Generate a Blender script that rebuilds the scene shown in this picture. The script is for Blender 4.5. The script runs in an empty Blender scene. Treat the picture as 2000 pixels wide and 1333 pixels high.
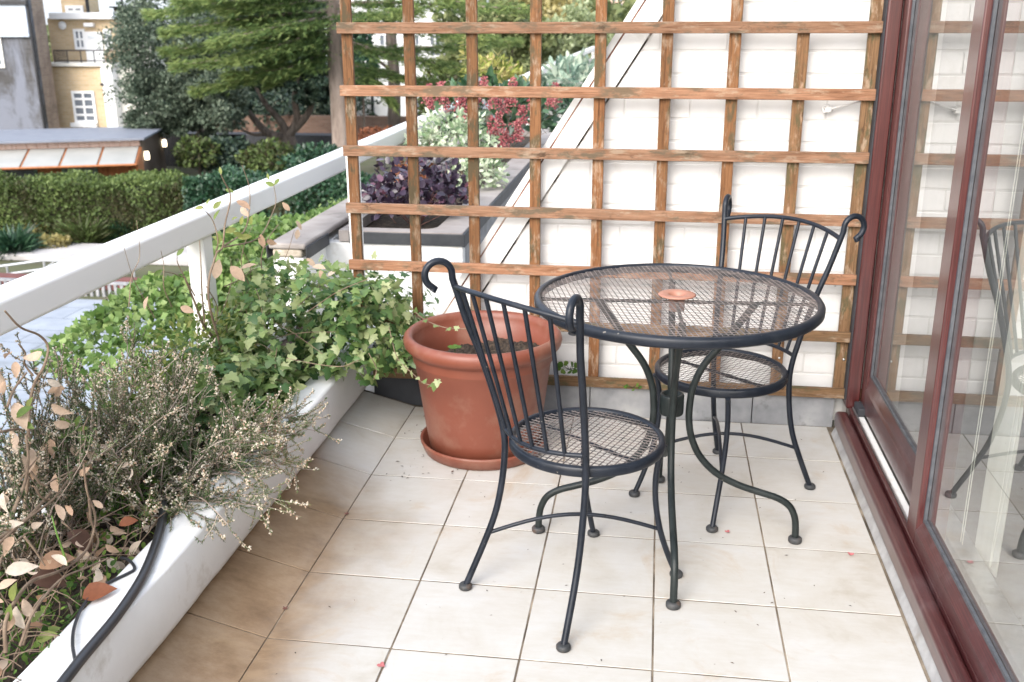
import bpy, bmesh, math, random
import numpy as np
from mathutils import Vector, Matrix, Euler
random.seed(7)
rng = np.random.default_rng(7)
R = math.radians
sc = bpy.context.scene
col = sc.collection

# ------------------------------------------------------------------ camera, sky, sun, exposure
F_PX, PITCH, YAW, ROLL, CAM_H = 1968.88, 0.3101, 0.1427, -0.0026, 1.41084
_f = Vector((0, math.cos(PITCH), -math.sin(PITCH)))
_u = Vector((0, math.sin(PITCH), math.cos(PITCH)))
_r = Vector((1, 0, 0))
_Z = Matrix.Rotation(YAW, 3, 'Z')
FWD, UP0, RT0 = _Z @ _f, _Z @ _u, _Z @ _r
RT = math.cos(ROLL) * RT0 + math.sin(ROLL) * UP0
UP = -math.sin(ROLL) * RT0 + math.cos(ROLL) * UP0
CAM = Vector((0, 0, CAM_H))
cd = bpy.data.cameras.new('camera')
cam = bpy.data.objects.new('camera', cd)
col.objects.link(cam)
M = Matrix((RT, UP, -FWD)).transposed().to_4x4()
M.translation = CAM
cam.matrix_world = M
cd.sensor_width = 36
cd.lens = F_PX * 36 / 2000
cd.clip_start, cd.clip_end = 0.05, 2000
cd.dof.use_dof = True
cd.dof.focus_distance = 2.5
cd.dof.aperture_fstop = 6.3
sc.camera = cam

def at(px, py, X=None, Y=None, Z=None):
    """the point of the world seen at a photo pixel, on the plane X, Y or Z = given"""
    d = FWD + RT * (px - 1000) / F_PX - UP * (py - 666.5) / F_PX
    if X is not None: t = (X - CAM.x) / d.x
    elif Y is not None: t = (Y - CAM.y) / d.y
    else: t = (Z - CAM.z) / d.z
    return CAM + d * t

SUN_EL, SUN_AZ = 36, 200        # degrees; azimuth clockwise from +Y
w = bpy.data.worlds.new('World')
sc.world = w
w.use_nodes = True
nt = w.node_tree
bg = nt.nodes['Background']
sky = nt.nodes.new('ShaderNodeTexSky')
sky.sky_type = 'NISHITA'
sky.sun_disc = False
sky.sun_elevation = R(SUN_EL)
sky.sun_rotation = R(SUN_AZ)
sky.dust_density = 3.0
hs = nt.nodes.new('ShaderNodeHueSaturation')      # overcast: most of the blue is gone
hs.inputs['Saturation'].default_value = 0.78
nt.links.new(sky.outputs[0], hs.inputs['Color'])
ov = nt.nodes.new('ShaderNodeMix')                # a thin even cloud layer over it
ov.data_type = 'RGBA'
ov.inputs[0].default_value = 0.42
ov.inputs[7].default_value = (4.6, 5.0, 5.6, 1)
nt.links.new(hs.outputs[0], ov.inputs[6])
nt.links.new(ov.outputs[2], bg.inputs['Color'])
bg.inputs['Strength'].default_value = 0.15
sl = bpy.data.lights.new('sun', 'SUN')
sl.energy = 1.0
sl.angle = R(35)
sl.color = (1.0, 0.97, 0.93)
sun = bpy.data.objects.new('sun', sl)
col.objects.link(sun)
_sd = Vector((math.sin(R(SUN_AZ)) * math.cos(R(SUN_EL)), math.cos(R(SUN_AZ)) * math.cos(R(SUN_EL)), math.sin(R(SUN_EL))))
sun.rotation_euler = _sd.to_track_quat('Z', 'Y').to_euler()
sc.view_settings.view_transform = 'Standard'
sc.view_settings.look = 'None'
sc.view_settings.gamma = 1
sc.view_settings.use_curve_mapping = False
sc.view_settings.exposure = 1.64
sc.render.engine = 'CYCLES'
sc.cycles.max_bounces = 8
sc.cycles.transparent_max_bounces = 12

# ------------------------------------------------------------------ materials
def base_mat(name, rough=0.5, metal=0.0, spec=0.5):
    m = bpy.data.materials.new(name)
    m.use_nodes = True
    t = m.node_tree
    b = t.nodes['Principled BSDF']
    b.inputs['Roughness'].default_value = rough
    b.inputs['Metallic'].default_value = metal
    b.inputs['Specular IOR Level'].default_value = spec
    return m, t, b

def n_(t, typ, **k):
    n = t.nodes.new(typ)
    for a, v in k.items():
        if a in n.inputs: n.inputs[a].default_value = v
        else: setattr(n, a, v)
    return n

def lk(t, a, b): t.links.new(a, b)

def coords(t, space='obj', stretch=(1, 1, 1), rand=True):
    if space == 'world':
        v = n_(t, 'ShaderNodeNewGeometry').outputs['Position']
    else:
        v = n_(t, 'ShaderNodeTexCoord').outputs['Object']
        if rand:
            oi = n_(t, 'ShaderNodeObjectInfo')
            mu = n_(t, 'ShaderNodeVectorMath', operation='MULTIPLY')
            co = n_(t, 'ShaderNodeCombineXYZ')
            for i in range(3): lk(t, oi.outputs['Random'], co.inputs[i])
            mu.inputs[1].default_value = (37.0, 19.0, 53.0)
            lk(t, co.outputs[0], mu.inputs[0])
            ad = n_(t, 'ShaderNodeVectorMath', operation='ADD')
            lk(t, v, ad.inputs[0]); lk(t, mu.outputs[0], ad.inputs[1])
            v = ad.outputs[0]
    if stretch != (1, 1, 1):
        m2 = n_(t, 'ShaderNodeVectorMath', operation='MULTIPLY')
        m2.inputs[1].default_value = stretch
        lk(t, v, m2.inputs[0])
        v = m2.outputs[0]
    return v

def noise(t, v, scale, detail=5, rough=0.55, dist=0.0):
    n = n_(t, 'ShaderNodeTexNoise', Scale=scale, Detail=detail, Roughness=rough, Distortion=dist)
    lk(t, v, n.inputs['Vector'])
    return n.outputs['Fac']

def ramp(t, fac, stops):
    r = n_(t, 'ShaderNodeValToRGB')
    e = r.color_ramp.elements
    while len(e) < len(stops): e.new(0.5)
    for i, (p, c) in enumerate(stops):
        e[i].position = p
        e[i].color = (*c, 1) if len(c) == 3 else c
    lk(t, fac, r.inputs[0])
    return r.outputs[0]

def mixc(t, fac, a, b, mode='MIX'):
    m = n_(t, 'ShaderNodeMix', data_type='RGBA', blend_type=mode)
    for sock, v in ((m.inputs[0], fac), (m.inputs[6], a), (m.inputs[7], b)):
        if hasattr(v, 'is_output'): lk(t, v, sock)
        elif isinstance(v, (int, float)): sock.default_value = v
        else: sock.default_value = (*v, 1)
    return m.outputs[2]

def g3(v): return (v, v, v)

def bump(t, b, h, strength=0.3, dist=0.002):
    n = n_(t, 'ShaderNodeBump', Strength=strength, Distance=dist)
    lk(t, h, n.inputs['Height'])
    lk(t, n.outputs[0], b.inputs['Normal'])

def pmat(name, cols, scale=8, stretch=(1, 1, 1), rough=0.5, space='obj', metal=0, spec=0.5, bmp=0.2, bd=0.002,
         lo=0.3, hi=0.7, detail=6, grime=None, gscale=3, gamt=(0.55, 0.75), rvar=0.0):
    m, t, b = base_mat(name, rough, metal, spec)
    v = coords(t, space, stretch)
    f = noise(t, v, scale, detail)
    k = len(cols) - 1
    c = ramp(t, f, [(lo + (hi - lo) * i / max(k, 1), x) for i, x in enumerate(cols)])
    if grime:
        v2 = coords(t, space)
        g = noise(t, v2, gscale, 8, 0.65)
        gf = ramp(t, g, [(gamt[0], g3(0)), (gamt[1], g3(1))])
        c = mixc(t, gf, c, grime)
    lk(t, c, b.inputs['Base Color'])
    if rvar:
        rr = ramp(t, f, [(0.3, g3(max(rough - rvar, 0.05))), (0.7, g3(min(rough + rvar, 1)))])
        lk(t, rr, b.inputs['Roughness'])
    if bmp: bump(t, b, f, bmp, bd)
    return m

def fmat(name, stops, rough=0.5, trans=0.3, spec=0.4):
    """leaves: colour by each leaf's own tint, with light coming through"""
    m, t, b = base_mat(name, rough, 0, spec)
    a = n_(t, 'ShaderNodeAttribute', attribute_name='tint')
    c = ramp(t, a.outputs['Fac'], stops)
    v = coords(t, 'obj', rand=False)
    f = noise(t, v, 5.5, 9, 0.75)
    c = mixc(t, 0.5, c, ramp(t, f, [(0.3, g3(0.45)), (0.7, g3(1.0))]), 'MULTIPLY')
    lk(t, c, b.inputs['Base Color'])
    tr = n_(t, 'ShaderNodeBsdfTranslucent')
    lk(t, c, tr.inputs['Color'])
    mx = n_(t, 'ShaderNodeMixShader')
    mx.inputs[0].default_value = trans
    lk(t, b.outputs[0], mx.inputs[1]); lk(t, tr.outputs[0], mx.inputs[2])
    lk(t, mx.outputs[0], t.nodes['Material Output'].inputs['Surface'])
    return m

def tile_mat(name='glazed_tile'):
    m, t, b = base_mat(name, 0.32, 0, 0.45)
    v = coords(t, 'world')
    vo = coords(t, 'obj')
    sep = n_(t, 'ShaderNodeSeparateXYZ'); lk(t, v, sep.inputs[0])
    base = ramp(t, noise(t, vo, 5, 8, 0.65, 0.4), [(0.25, (0.40, 0.365, 0.31)), (0.42, (0.485, 0.465, 0.425)), (0.6, (0.52, 0.51, 0.485)), (0.8, (0.49, 0.49, 0.485))])
    streak = noise(t, coords(t, 'obj', (3, 13, 3)), 4, 8, 0.75)
    base = mixc(t, 0.22, base, ramp(t, streak, [(0.3, (0.70, 0.60, 0.46)), (0.65, (1, 1, 1))]), 'MULTIPLY')
    # brown run-off dirt along the planter: reaches further in on some tiles than on others
    wob = noise(t, v, 2.1, 7, 0.6, 0.6)
    mm = n_(t, 'ShaderNodeMath', operation='MULTIPLY_ADD'); lk(t, wob, mm.inputs[0]); mm.inputs[1].default_value = 0.5
    ng = n_(t, 'ShaderNodeMath', operation='MULTIPLY'); lk(t, sep.outputs[0], ng.inputs[0]); ng.inputs[1].default_value = -1.0
    lk(t, ng.outputs[0], mm.inputs[2])                       # -x + 1.15 noise
    yy = n_(t, 'ShaderNodeMapRange'); lk(t, sep.outputs[1], yy.inputs[0])
    for k, q in zip((1, 2, 3, 4), (2.6, 3.25, 0.0, -0.62)): yy.inputs[k].default_value = q
    ad = n_(t, 'ShaderNodeMath', operation='ADD'); lk(t, mm.outputs[0], ad.inputs[0]); lk(t, yy.outputs[0], ad.inputs[1])
    st = n_(t, 'ShaderNodeMapRange'); lk(t, ad.outputs[0], st.inputs[0])
    st.inputs[1].default_value, st.inputs[2].default_value = 0.80, 1.20
    st.interpolation_type = 'SMOOTHSTEP'
    grit = noise(t, coords(t, 'world', (1, 1.5, 1)), 8, 9, 0.72)
    dirt = ramp(t, grit, [(0.28, (0.155, 0.092, 0.045)), (0.5, (0.25, 0.162, 0.09)), (0.75, (0.345, 0.25, 0.16))])
    c = mixc(t, st.outputs[0], base, dirt)
    rust = ramp(t, noise(t, v, 3.3, 8, 0.7, 1.0), [(0.56, g3(0)), (0.72, g3(0.6))])
    c = mixc(t, rust, c, (0.40, 0.285, 0.17))
    specks = ramp(t, noise(t, v, 75, 2, 0.5), [(0.74, g3(0)), (0.8, g3(0.55))])
    c = mixc(t, specks, c, (0.16, 0.11, 0.07))
    lk(t, c, b.inputs['Base Color'])
    lk(t, ramp(t, grit, [(0.3, g3(0.28)), (0.75, g3(0.5))]), b.inputs['Roughness'])
    bump(t, b, noise(t, coords(t, 'obj', (1, 3, 1)), 30, 6), 0.12, 0.0008)
    return m

def wood_mat(name, a, b_, dark, green, rough=0.75):
    m, t, b = base_mat(name, rough, 0, 0.25)
    v = coords(t, 'obj', (2.2, 42, 42))
    g = noise(t, v, 2.4, 8, 0.7, 0.5)
    c = ramp(t, g, [(0.27, dark), (0.40, a), (0.56, b_), (0.72, a)])
    fine = noise(t, coords(t, 'obj', (5, 120, 120)), 2, 5, 0.7)
    c = mixc(t, 0.75, c, ramp(t, fine, [(0.35, g3(0.5)), (0.6, g3(1))]), 'MULTIPLY')
    big = noise(t, coords(t, 'obj', (1, 3, 3)), 6.5, 6, 0.7)
    c = mixc(t, ramp(t, big, [(0.52, g3(0)), (0.60, g3(0.9))]), c, green)
    blk = noise(t, coords(t, 'obj', (1, 2, 2)), 11, 6, 0.75)
    c = mixc(t, ramp(t, blk, [(0.60, g3(0)), (0.68, g3(0.85))]), c, (0.06, 0.035, 0.02))
    bare = noise(t, coords(t, 'obj', (1.4, 5, 5)), 8, 7, 0.7)
    c = mixc(t, ramp(t, bare, [(0.54, g3(0)), (0.64, g3(0.7))]), c, (0.36, 0.275, 0.20))
    oi = n_(t, 'ShaderNodeObjectInfo')
    c = mixc(t, 1.0, c, ramp(t, oi.outputs['Random'], [(0, (0.62, 0.62, 0.60)), (0.5, (1, 1, 1)), (1, (1.12, 1.0, 0.92))]), 'MULTIPLY')
    lk(t, c, b.inputs['Base Color'])
    bump(t, b, g, 0.6, 0.003)
    return m

def iron_mat(name, a, b_, rough=0.42):
    m, t, b = base_mat(name, rough, 0.0, 0.32)
    v = coords(t, 'obj')
    f = noise(t, v, 26, 6, 0.6)
    c = ramp(t, f, [(0.35, a), (0.65, b_)])
    dust = ramp(t, noise(t, v, 9, 8, 0.7), [(0.58, g3(0)), (0.82, g3(0.45))])
    c = mixc(t, dust, c, (0.05, 0.053, 0.056))
    chips = ramp(t, noise(t, v, 60, 3, 0.6), [(0.72, g3(0)), (0.76, g3(0.8))])
    c = mixc(t, chips, c, (0.23, 0.21, 0.18))
    lk(t, c, b.inputs['Base Color'])
    lk(t, ramp(t, f, [(0.3, g3(rough - .1)), (0.7, g3(rough + .12))]), b.inputs['Roughness'])
    bump(t, b, f, 0.25, 0.0008)
    return m

def glass_mat(name, tint=(0.93, 0.96, 0.95)):
    m, t, b = base_mat(name)
    # double glazing: reflection grows towards grazing view, the same from both sides
    geo = n_(t, 'ShaderNodeNewGeometry')
    dp = n_(t, 'ShaderNodeVectorMath', operation='DOT_PRODUCT')
    lk(t, geo.outputs['Incoming'], dp.inputs[0]); lk(t, geo.outputs['Normal'], dp.inputs[1])
    ab = n_(t, 'ShaderNodeMath', operation='ABSOLUTE'); lk(t, dp.outputs['Value'], ab.inputs[0])
    om = n_(t, 'ShaderNodeMath', operation='SUBTRACT'); om.inputs[0].default_value = 1.0; lk(t, ab.outputs[0], om.inputs[1])
    pw = n_(t, 'ShaderNodeMath', operation='POWER'); lk(t, om.outputs[0], pw.inputs[0]); pw.inputs[1].default_value = 3.0
    fr = n_(t, 'ShaderNodeMath', operation='MULTIPLY_ADD'); lk(t, pw.outputs[0], fr.inputs[0]); fr.inputs[1].default_value = 0.80; fr.inputs[2].default_value = 0.20
    tr = n_(t, 'ShaderNodeBsdfTransparent'); tr.inputs[0].default_value = (*tint, 1)
    gl = n_(t, 'ShaderNodeBsdfGlossy'); gl.inputs['Roughness'].default_value = 0.0
    gl.inputs['Color'].default_value = (0.96, 0.97, 0.98, 1)
    mx = n_(t, 'ShaderNodeMixShader')
    lk(t, fr.outputs[0], mx.inputs[0]); lk(t, tr.outputs[0], mx.inputs[1]); lk(t, gl.outputs[0], mx.inputs[2])
    # a film of dust
    df = n_(t, 'ShaderNodeBsdfDiffuse'); df.inputs[0].default_value = (0.6, 0.6, 0.58, 1)
    m2 = n_(t, 'ShaderNodeMixShader')
    dn = noise(t, coords(t, 'world', (1, 1, 0.35)), 6, 8, 0.7)
    lk(t, ramp(t, dn, [(0.4, g3(0.02)), (0.8, g3(0.12))]), m2.inputs[0])
    lk(t, mx.outputs[0], m2.inputs[1]); lk(t, df.outputs[0], m2.inputs[2])
    lk(t, m2.outputs[0], t.nodes['Material Output'].inputs['Surface'])
    return m

def brickwall_mat(name, c1, c2, mortar, scale=1.0, stain=None):
    """far brickwork, too small to tell the bricks apart"""
    m, t, b = base_mat(name, 0.9, 0, 0.2)
    v = coords(t, 'obj', rand=False)
    mp = n_(t, 'ShaderNodeMapping'); mp.inputs['Rotation'].default_value = (R(90), 0, 0)
    lk(t, v, mp.inputs[0])
    sep = n_(t, 'ShaderNodeSeparateXYZ'); lk(t, v, sep.inputs[0])
    sm = n_(t, 'ShaderNodeMath', operation='ADD'); lk(t, sep.outputs[0], sm.inputs[0]); lk(t, sep.outputs[1], sm.inputs[1])
    co = n_(t, 'ShaderNodeCombineXYZ'); lk(t, sm.outputs[0], co.inputs[0]); lk(t, sep.outputs[2], co.inputs[1])
    br = n_(t, 'ShaderNodeTexBrick')
    br.inputs['Scale'].default_value = scale
    for k, q in (('Color1', c1), ('Color2', c2), ('Mortar', mortar)): br.inputs[k].default_value = (*q, 1)
    br.inputs['Mortar Size'].default_value = 0.012
    br.inputs['Brick Width'].default_value = 0.24
    br.inputs['Row Height'].default_value = 0.08
    lk(t, co.outputs[0], br.inputs['Vector'])
    c = br.outputs['Color']
    pat = noise(t, v, 0.8, 7, 0.65)
    c = mixc(t, 0.6, c, ramp(t, pat, [(0.3, g3(0.55)), (0.65, g3(1.05))]), 'MULTIPLY')
    if stain:
        s = noise(t, coords(t, 'obj', (1, 1, 0.4), False), 0.55, 8, 0.7, 0.5)
        c = mixc(t, ramp(t, s, [(0.48, g3(0)), (0.60, g3(0.8))]), c, stain)
    lk(t, c, b.inputs['Base Color'])
    return m

MT = {}
MT['tile'] = tile_mat()
MT['grout'] = pmat('grout', [(0.035, 0.026, 0.018), (0.13, 0.10, 0.07), (0.34, 0.28, 0.21)], 7, rough=0.95, space='world')
MT['mortar'] = pmat('mortar', [(0.26, 0.255, 0.25), (0.42, 0.415, 0.41)], 18, rough=0.9, bmp=0.5, grime=(0.25, 0.23, 0.2), gscale=6)
MT['white'] = pmat('white_paint', [(0.74, 0.735, 0.72), (0.80, 0.795, 0.78)], 9, rough=0.5, space='world', bmp=0.3, bd=0.003, grime=(0.46, 0.42, 0.36), gscale=9, gamt=(0.56, 0.8))
MT['white_brick'] = pmat('white_brick_paint', [(0.66, 0.655, 0.64), (0.695, 0.69, 0.68), (0.705, 0.70, 0.695)], 14, rough=0.6, bmp=0.3, bd=0.002, grime=(0.50, 0.47, 0.41), gscale=7, gamt=(0.58, 0.85))
MT['white_mortar'] = pmat('white_joint_paint', [(0.56, 0.55, 0.53), (0.64, 0.63, 0.62)], 30, rough=0.7, space='world', bmp=0.4)
MT['rail'] = pmat('rail_paint', [(0.75, 0.74, 0.72), (0.80, 0.795, 0.78)], 5, (1, 0.15, 1), rough=0.42, space='world', bmp=0.12, grime=(0.5, 0.47, 0.42), gscale=9, gamt=(0.64, 0.85))
MT['wood'] = wood_mat('trellis_wood_upright', (0.175, 0.078, 0.032), (0.26, 0.125, 0.055), (0.05, 0.024, 0.012), (0.088, 0.07, 0.038))
MT['wood_h'] = wood_mat('trellis_wood_cross', (0.24, 0.122, 0.068), (0.35, 0.20, 0.125), (0.085, 0.042, 0.025), (0.125, 0.098, 0.065))
MT['wood_old'] = wood_mat('trellis_wood_aged', (0.15, 0.085, 0.042), (0.23, 0.135, 0.07), (0.05, 0.03, 0.015), (0.085, 0.078, 0.04))
MT['mahogany'] = pmat('mahogany_foil', [(0.030, 0.008, 0.009), (0.058, 0.013, 0.014), (0.09, 0.026, 0.025)], 3, (120, 2.2, 120), rough=0.33, space='world', spec=0.55, bmp=0.1, bd=0.001, grime=(0.17, 0.115, 0.12), gscale=6, gamt=(0.50, 0.9))
MT['mahogany_v'] = pmat('mahogany_foil_upright', [(0.038, 0.008, 0.008), (0.068, 0.0135, 0.013), (0.105, 0.027, 0.024)], 3, (110, 110, 2.0), rough=0.30, space='world', spec=0.6, bmp=0.1, bd=0.001)
for _k in ('mahogany', 'mahogany_v'):
    _b = MT[_k].node_tree.nodes['Principled BSDF']
    _b.inputs['Coat Weight'].default_value = 0.6
    _b.inputs['Coat Roughness'].default_value = 0.22
MT['gasket'] = pmat('grey_gasket', [(0.05, 0.055, 0.065), (0.10, 0.105, 0.115)], 40, rough=0.6, space='world')
MT['alu'] = pmat('aluminium', [(0.55, 0.56, 0.57), (0.7, 0.7, 0.7)], 30, rough=0.3, metal=0.9, space='world', grime=(0.3, 0.28, 0.25), gscale=14)
MT['glass'] = glass_mat('door_glass')
MT['terracotta'] = pmat('terracotta_plastic', [(0.165, 0.047, 0.027), (0.205, 0.062, 0.037)], 6, rough=0.46, bmp=0.08, bd=0.002, grime=(0.25, 0.13, 0.09), gscale=7, gamt=(0.48, 0.75))
MT['ring'] = pmat('orange_plastic', [(0.33, 0.15, 0.10), (0.38, 0.18, 0.125)], 20, rough=0.5, bmp=0.05)
MT['soil'] = pmat('soil', [(0.012, 0.009, 0.006), (0.045, 0.032, 0.022), (0.10, 0.07, 0.045)], 60, rough=0.95, space='world', bmp=1.0, bd=0.02)
MT['iron'] = iron_mat('painted_iron', (0.007, 0.010, 0.016), (0.014, 0.018, 0.027), 0.36)
MT['iron_green'] = iron_mat('painted_iron_weathered', (0.010, 0.014, 0.014), (0.020, 0.026, 0.025), 0.42)
MT['mesh'] = iron_mat('mesh_iron', (0.07, 0.066, 0.066), (0.20, 0.165, 0.15), 0.45)
MT['foot'] = pmat('foot_cap', [(0.02, 0.023, 0.026), (0.055, 0.055, 0.055)], 40, rough=0.6, grime=(0.11, 0.06, 0.035), gscale=20)
MT['lead'] = pmat('lead_flashing', [(0.13, 0.135, 0.145), (0.24, 0.245, 0.255), (0.36, 0.36, 0.36)], 6, rough=0.7, space='world', bmp=0.4, bd=0.004, grime=(0.06, 0.06, 0.055), gscale=8, gamt=(0.56, 0.72))
MT['felt'] = pmat('black_felt', [(0.018, 0.020, 0.024), (0.04, 0.042, 0.05)], 10, rough=0.7, space='world', bmp=0.4, bd=0.004)
MT['felt_grey'] = pmat('grey_felt', [(0.24, 0.21, 0.195), (0.36, 0.325, 0.305)], 7, rough=0.75, space='world', bmp=0.4, bd=0.004, grime=(0.1, 0.085, 0.07), gscale=5)
MT['edge'] = pmat('dark_edge_trim', [(0.02, 0.022, 0.026), (0.045, 0.048, 0.054)], 12, rough=0.6, space='world')
MT['rubber'] = pmat('black_hose', [(0.016, 0.017, 0.02), (0.03, 0.031, 0.036)], 20, rough=0.35, spec=0.6)
MT['blind'] = pmat('blind_fabric', [(0.76, 0.74, 0.64), (0.80, 0.78, 0.69)], 40, (1, 1, 0.1), rough=0.8)
MT['room'] = pmat('room_wall', [(0.26, 0.26, 0.25), (0.29, 0.29, 0.28)], 4, rough=0.9)
MT['carpet'] = pmat('room_floor', [(0.24, 0.22, 0.20), (0.3, 0.28, 0.25)], 40, rough=0.95)
MT['bark'] = pmat('bark', [(0.05, 0.038, 0.03), (0.11, 0.085, 0.068), (0.17, 0.14, 0.115)], 9, (1, 1, 0.25), rough=0.95, bmp=1.0, bd=0.03)
MT['bark_pale'] = pmat('pale_bark', [(0.17, 0.13, 0.105), (0.29, 0.23, 0.195), (0.36, 0.29, 0.25)], 6, (1, 1, 0.3), rough=0.95, bmp=1.0, bd=0.03)
MT['twig'] = pmat('twig', [(0.13, 0.085, 0.055), (0.29, 0.215, 0.15)], 30, rough=0.85)
MT['twig_red'] = pmat('reddish_twig', [(0.12, 0.05, 0.04), (0.22, 0.10, 0.08)], 30, rough=0.8)
MT['twig_grey'] = pmat('grey_twig', [(0.20, 0.14, 0.11), (0.48, 0.40, 0.34)], 30, rough=0.85)
MT['ivy'] = fmat('ivy_leaf', [(0, (0.035, 0.095, 0.035)), (0.35, (0.10, 0.20, 0.06)), (0.7, (0.25, 0.35, 0.11)), (1, (0.47, 0.51, 0.26))], 0.42, 0.4, 0.5)
MT['fresh'] = fmat('fresh_leaf', [(0, (0.06, 0.12, 0.025)), (0.5, (0.16, 0.23, 0.05)), (1, (0.35, 0.36, 0.11))], 0.5, 0.35)
MT['dead'] = fmat('dead_leaf', [(0, (0.38, 0.21, 0.12)), (0.5, (0.62, 0.44, 0.31)), (1, (0.76, 0.67, 0.56))], 0.6, 0.3)
MT['rustleaf'] = fmat('rust_leaf', [(0, (0.20, 0.06, 0.025)), (1, (0.48, 0.19, 0.09))], 0.6, 0.2)
MT['heath'] = fmat('heather_needle', [(0, (0.07, 0.11, 0.04)), (0.55, (0.13, 0.235, 0.075)), (0.88, (0.27, 0.34, 0.13)), (1, (0.33, 0.16, 0.10))], 0.7, 0.5)
MT['heathflower'] = fmat('heather_bell', [(0, (0.45, 0.27, 0.18)), (0.35, (0.68, 0.55, 0.40)), (1, (0.82, 0.77, 0.66))], 0.8, 0.25)
MT['moss'] = fmat('low_green', [(0, (0.03, 0.07, 0.015)), (0.5, (0.09, 0.19, 0.03)), (1, (0.22, 0.32, 0.06))], 0.6, 0.3)
MT['purple'] = fmat('purple_leaf', [(0, (0.02, 0.012, 0.025)), (0.5, (0.05, 0.03, 0.056)), (0.85, (0.115, 0.085, 0.135)), (1, (0.30, 0.12, 0.16))], 0.34, 0.15, 0.6)
MT['varieg'] = fmat('variegated_leaf', [(0, (0.14, 0.24, 0.11)), (0.35, (0.40, 0.50, 0.30)), (1, (0.74, 0.78, 0.62))], 0.5, 0.25)
MT['skim'] = fmat('dark_glossy_leaf', [(0, (0.015, 0.05, 0.022)), (0.6, (0.045, 0.11, 0.045)), (1, (0.14, 0.24, 0.12))], 0.3, 0.15, 0.6)
MT['redbud'] = fmat('red_bud', [(0, (0.20, 0.035, 0.05)), (0.6, (0.44, 0.10, 0.12)), (1, (0.62, 0.27, 0.25))], 0.6, 0.1)
MT['yellow'] = fmat('yellow_shoot', [(0, (0.20, 0.27, 0.05)), (0.5, (0.45, 0.46, 0.12)), (1, (0.70, 0.55, 0.28))], 0.5, 0.35)
MT['silver'] = fmat('silver_leaf', [(0, (0.13, 0.22, 0.17)), (0.5, (0.34, 0.44, 0.34)), (1, (0.62, 0.68, 0.54))], 0.6, 0.2)
MT['cedar'] = fmat('cedar_needle', [(0, (0.035, 0.075, 0.025)), (0.5, (0.12, 0.20, 0.055)), (1, (0.33, 0.40, 0.13))], 0.7, 0.3)
MT['oak'] = fmat('grey_green_leaf', [(0, (0.04, 0.065, 0.04)), (0.5, (0.105, 0.145, 0.095)), (1, (0.22, 0.265, 0.19))], 0.6, 0.2)
MT['darkleaf'] = fmat('dark_leaf', [(0, (0.012, 0.028, 0.018)), (0.6, (0.035, 0.065, 0.04)), (1, (0.08, 0.12, 0.07))], 0.5, 0.15)
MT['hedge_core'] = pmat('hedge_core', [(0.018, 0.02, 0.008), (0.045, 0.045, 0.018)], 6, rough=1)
MT['crumb'] = fmat('dark_crumb', [(0, (0.02, 0.013, 0.01)), (1, (0.10, 0.05, 0.03))], 0.8, 0.0)
MT['hedge'] = fmat('hedge_leaf', [(0, (0.06, 0.05, 0.02)), (0.35, (0.065, 0.085, 0.024)), (0.75, (0.10, 0.155, 0.04)), (1, (0.18, 0.24, 0.07))], 0.6, 0.25)
MT['olive'] = fmat('olive_leaf', [(0, (0.10, 0.13, 0.05)), (0.5, (0.22, 0.26, 0.10)), (1, (0.40, 0.42, 0.20))], 0.6, 0.3)
MT['brownleaf'] = fmat('brown_leaf', [(0, (0.09, 0.045, 0.03)), (1, (0.26, 0.14, 0.09))], 0.6, 0.15)
MT['laurel'] = fmat('laurel_leaf', [(0, (0.012, 0.04, 0.02)), (0.6, (0.03, 0.085, 0.042)), (1, (0.08, 0.16, 0.08))], 0.4, 0.15, 0.5)
MT['autumn'] = fmat('autumn_leaf', [(0, (0.20, 0.17, 0.06)), (0.5, (0.44, 0.37, 0.13)), (1, (0.62, 0.54, 0.28))], 0.6, 0.3)
MT['willow'] = fmat('pale_leaf', [(0, (0.22, 0.27, 0.13)), (0.6, (0.42, 0.48, 0.26)), (1, (0.62, 0.66, 0.42))], 0.6, 0.35)
MT['bankleaf'] = fmat('bank_leaf', [(0, (0.06, 0.13, 0.03)), (0.5, (0.17, 0.28, 0.07)), (1, (0.34, 0.44, 0.16))], 0.5, 0.35)
MT['ground'] = pmat('garden_ground', [(0.05, 0.045, 0.028), (0.085, 0.09, 0.04), (0.12, 0.10, 0.07)], 0.8, rough=0.95, space='world', bmp=0.5, bd=0.05)
MT['paving'] = pmat('pale_paving', [(0.24, 0.27, 0.31), (0.31, 0.34, 0.39), (0.36, 0.39, 0.43)], 1.6, rough=0.8, space='world', grime=(0.17, 0.18, 0.18), gscale=1.1, gamt=(0.5, 0.75))
_t = MT['paving'].node_tree
_br = n_(_t, 'ShaderNodeTexBrick', Scale=1.0)
_br.inputs['Brick Width'].default_value, _br.inputs['Row Height'].default_value, _br.inputs['Mortar Size'].default_value = 0.9, 0.6, 0.01
for _k, _c in (('Color1', (.9, .9, .9, 1)), ('Color2', (1, 1, 1, 1)), ('Mortar', (.45, .45, .45, 1))): _br.inputs[_k].default_value = _c
lk(_t, coords(_t, 'world'), _br.inputs['Vector'])
_bs = _t.nodes['Principled BSDF'].inputs['Base Color']
lk(_t, mixc(_t, 1.0, _bs.links[0].from_socket, _br.outputs['Color'], 'MULTIPLY'), _bs)
MT['kerb'] = pmat('stone_kerb', [(0.36, 0.34, 0.33), (0.5, 0.48, 0.47)], 2, rough=0.85, space='world')
MT['yellow_brick'] = brickwall_mat('yellow_brick', (0.56, 0.41, 0.24), (0.64, 0.49, 0.31), (0.58, 0.48, 0.35))
MT['brown_brick'] = brickwall_mat('brown_brick', (0.30, 0.21, 0.155), (0.40, 0.295, 0.22), (0.36, 0.31, 0.26), 1.0, (0.16, 0.12, 0.10))
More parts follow.
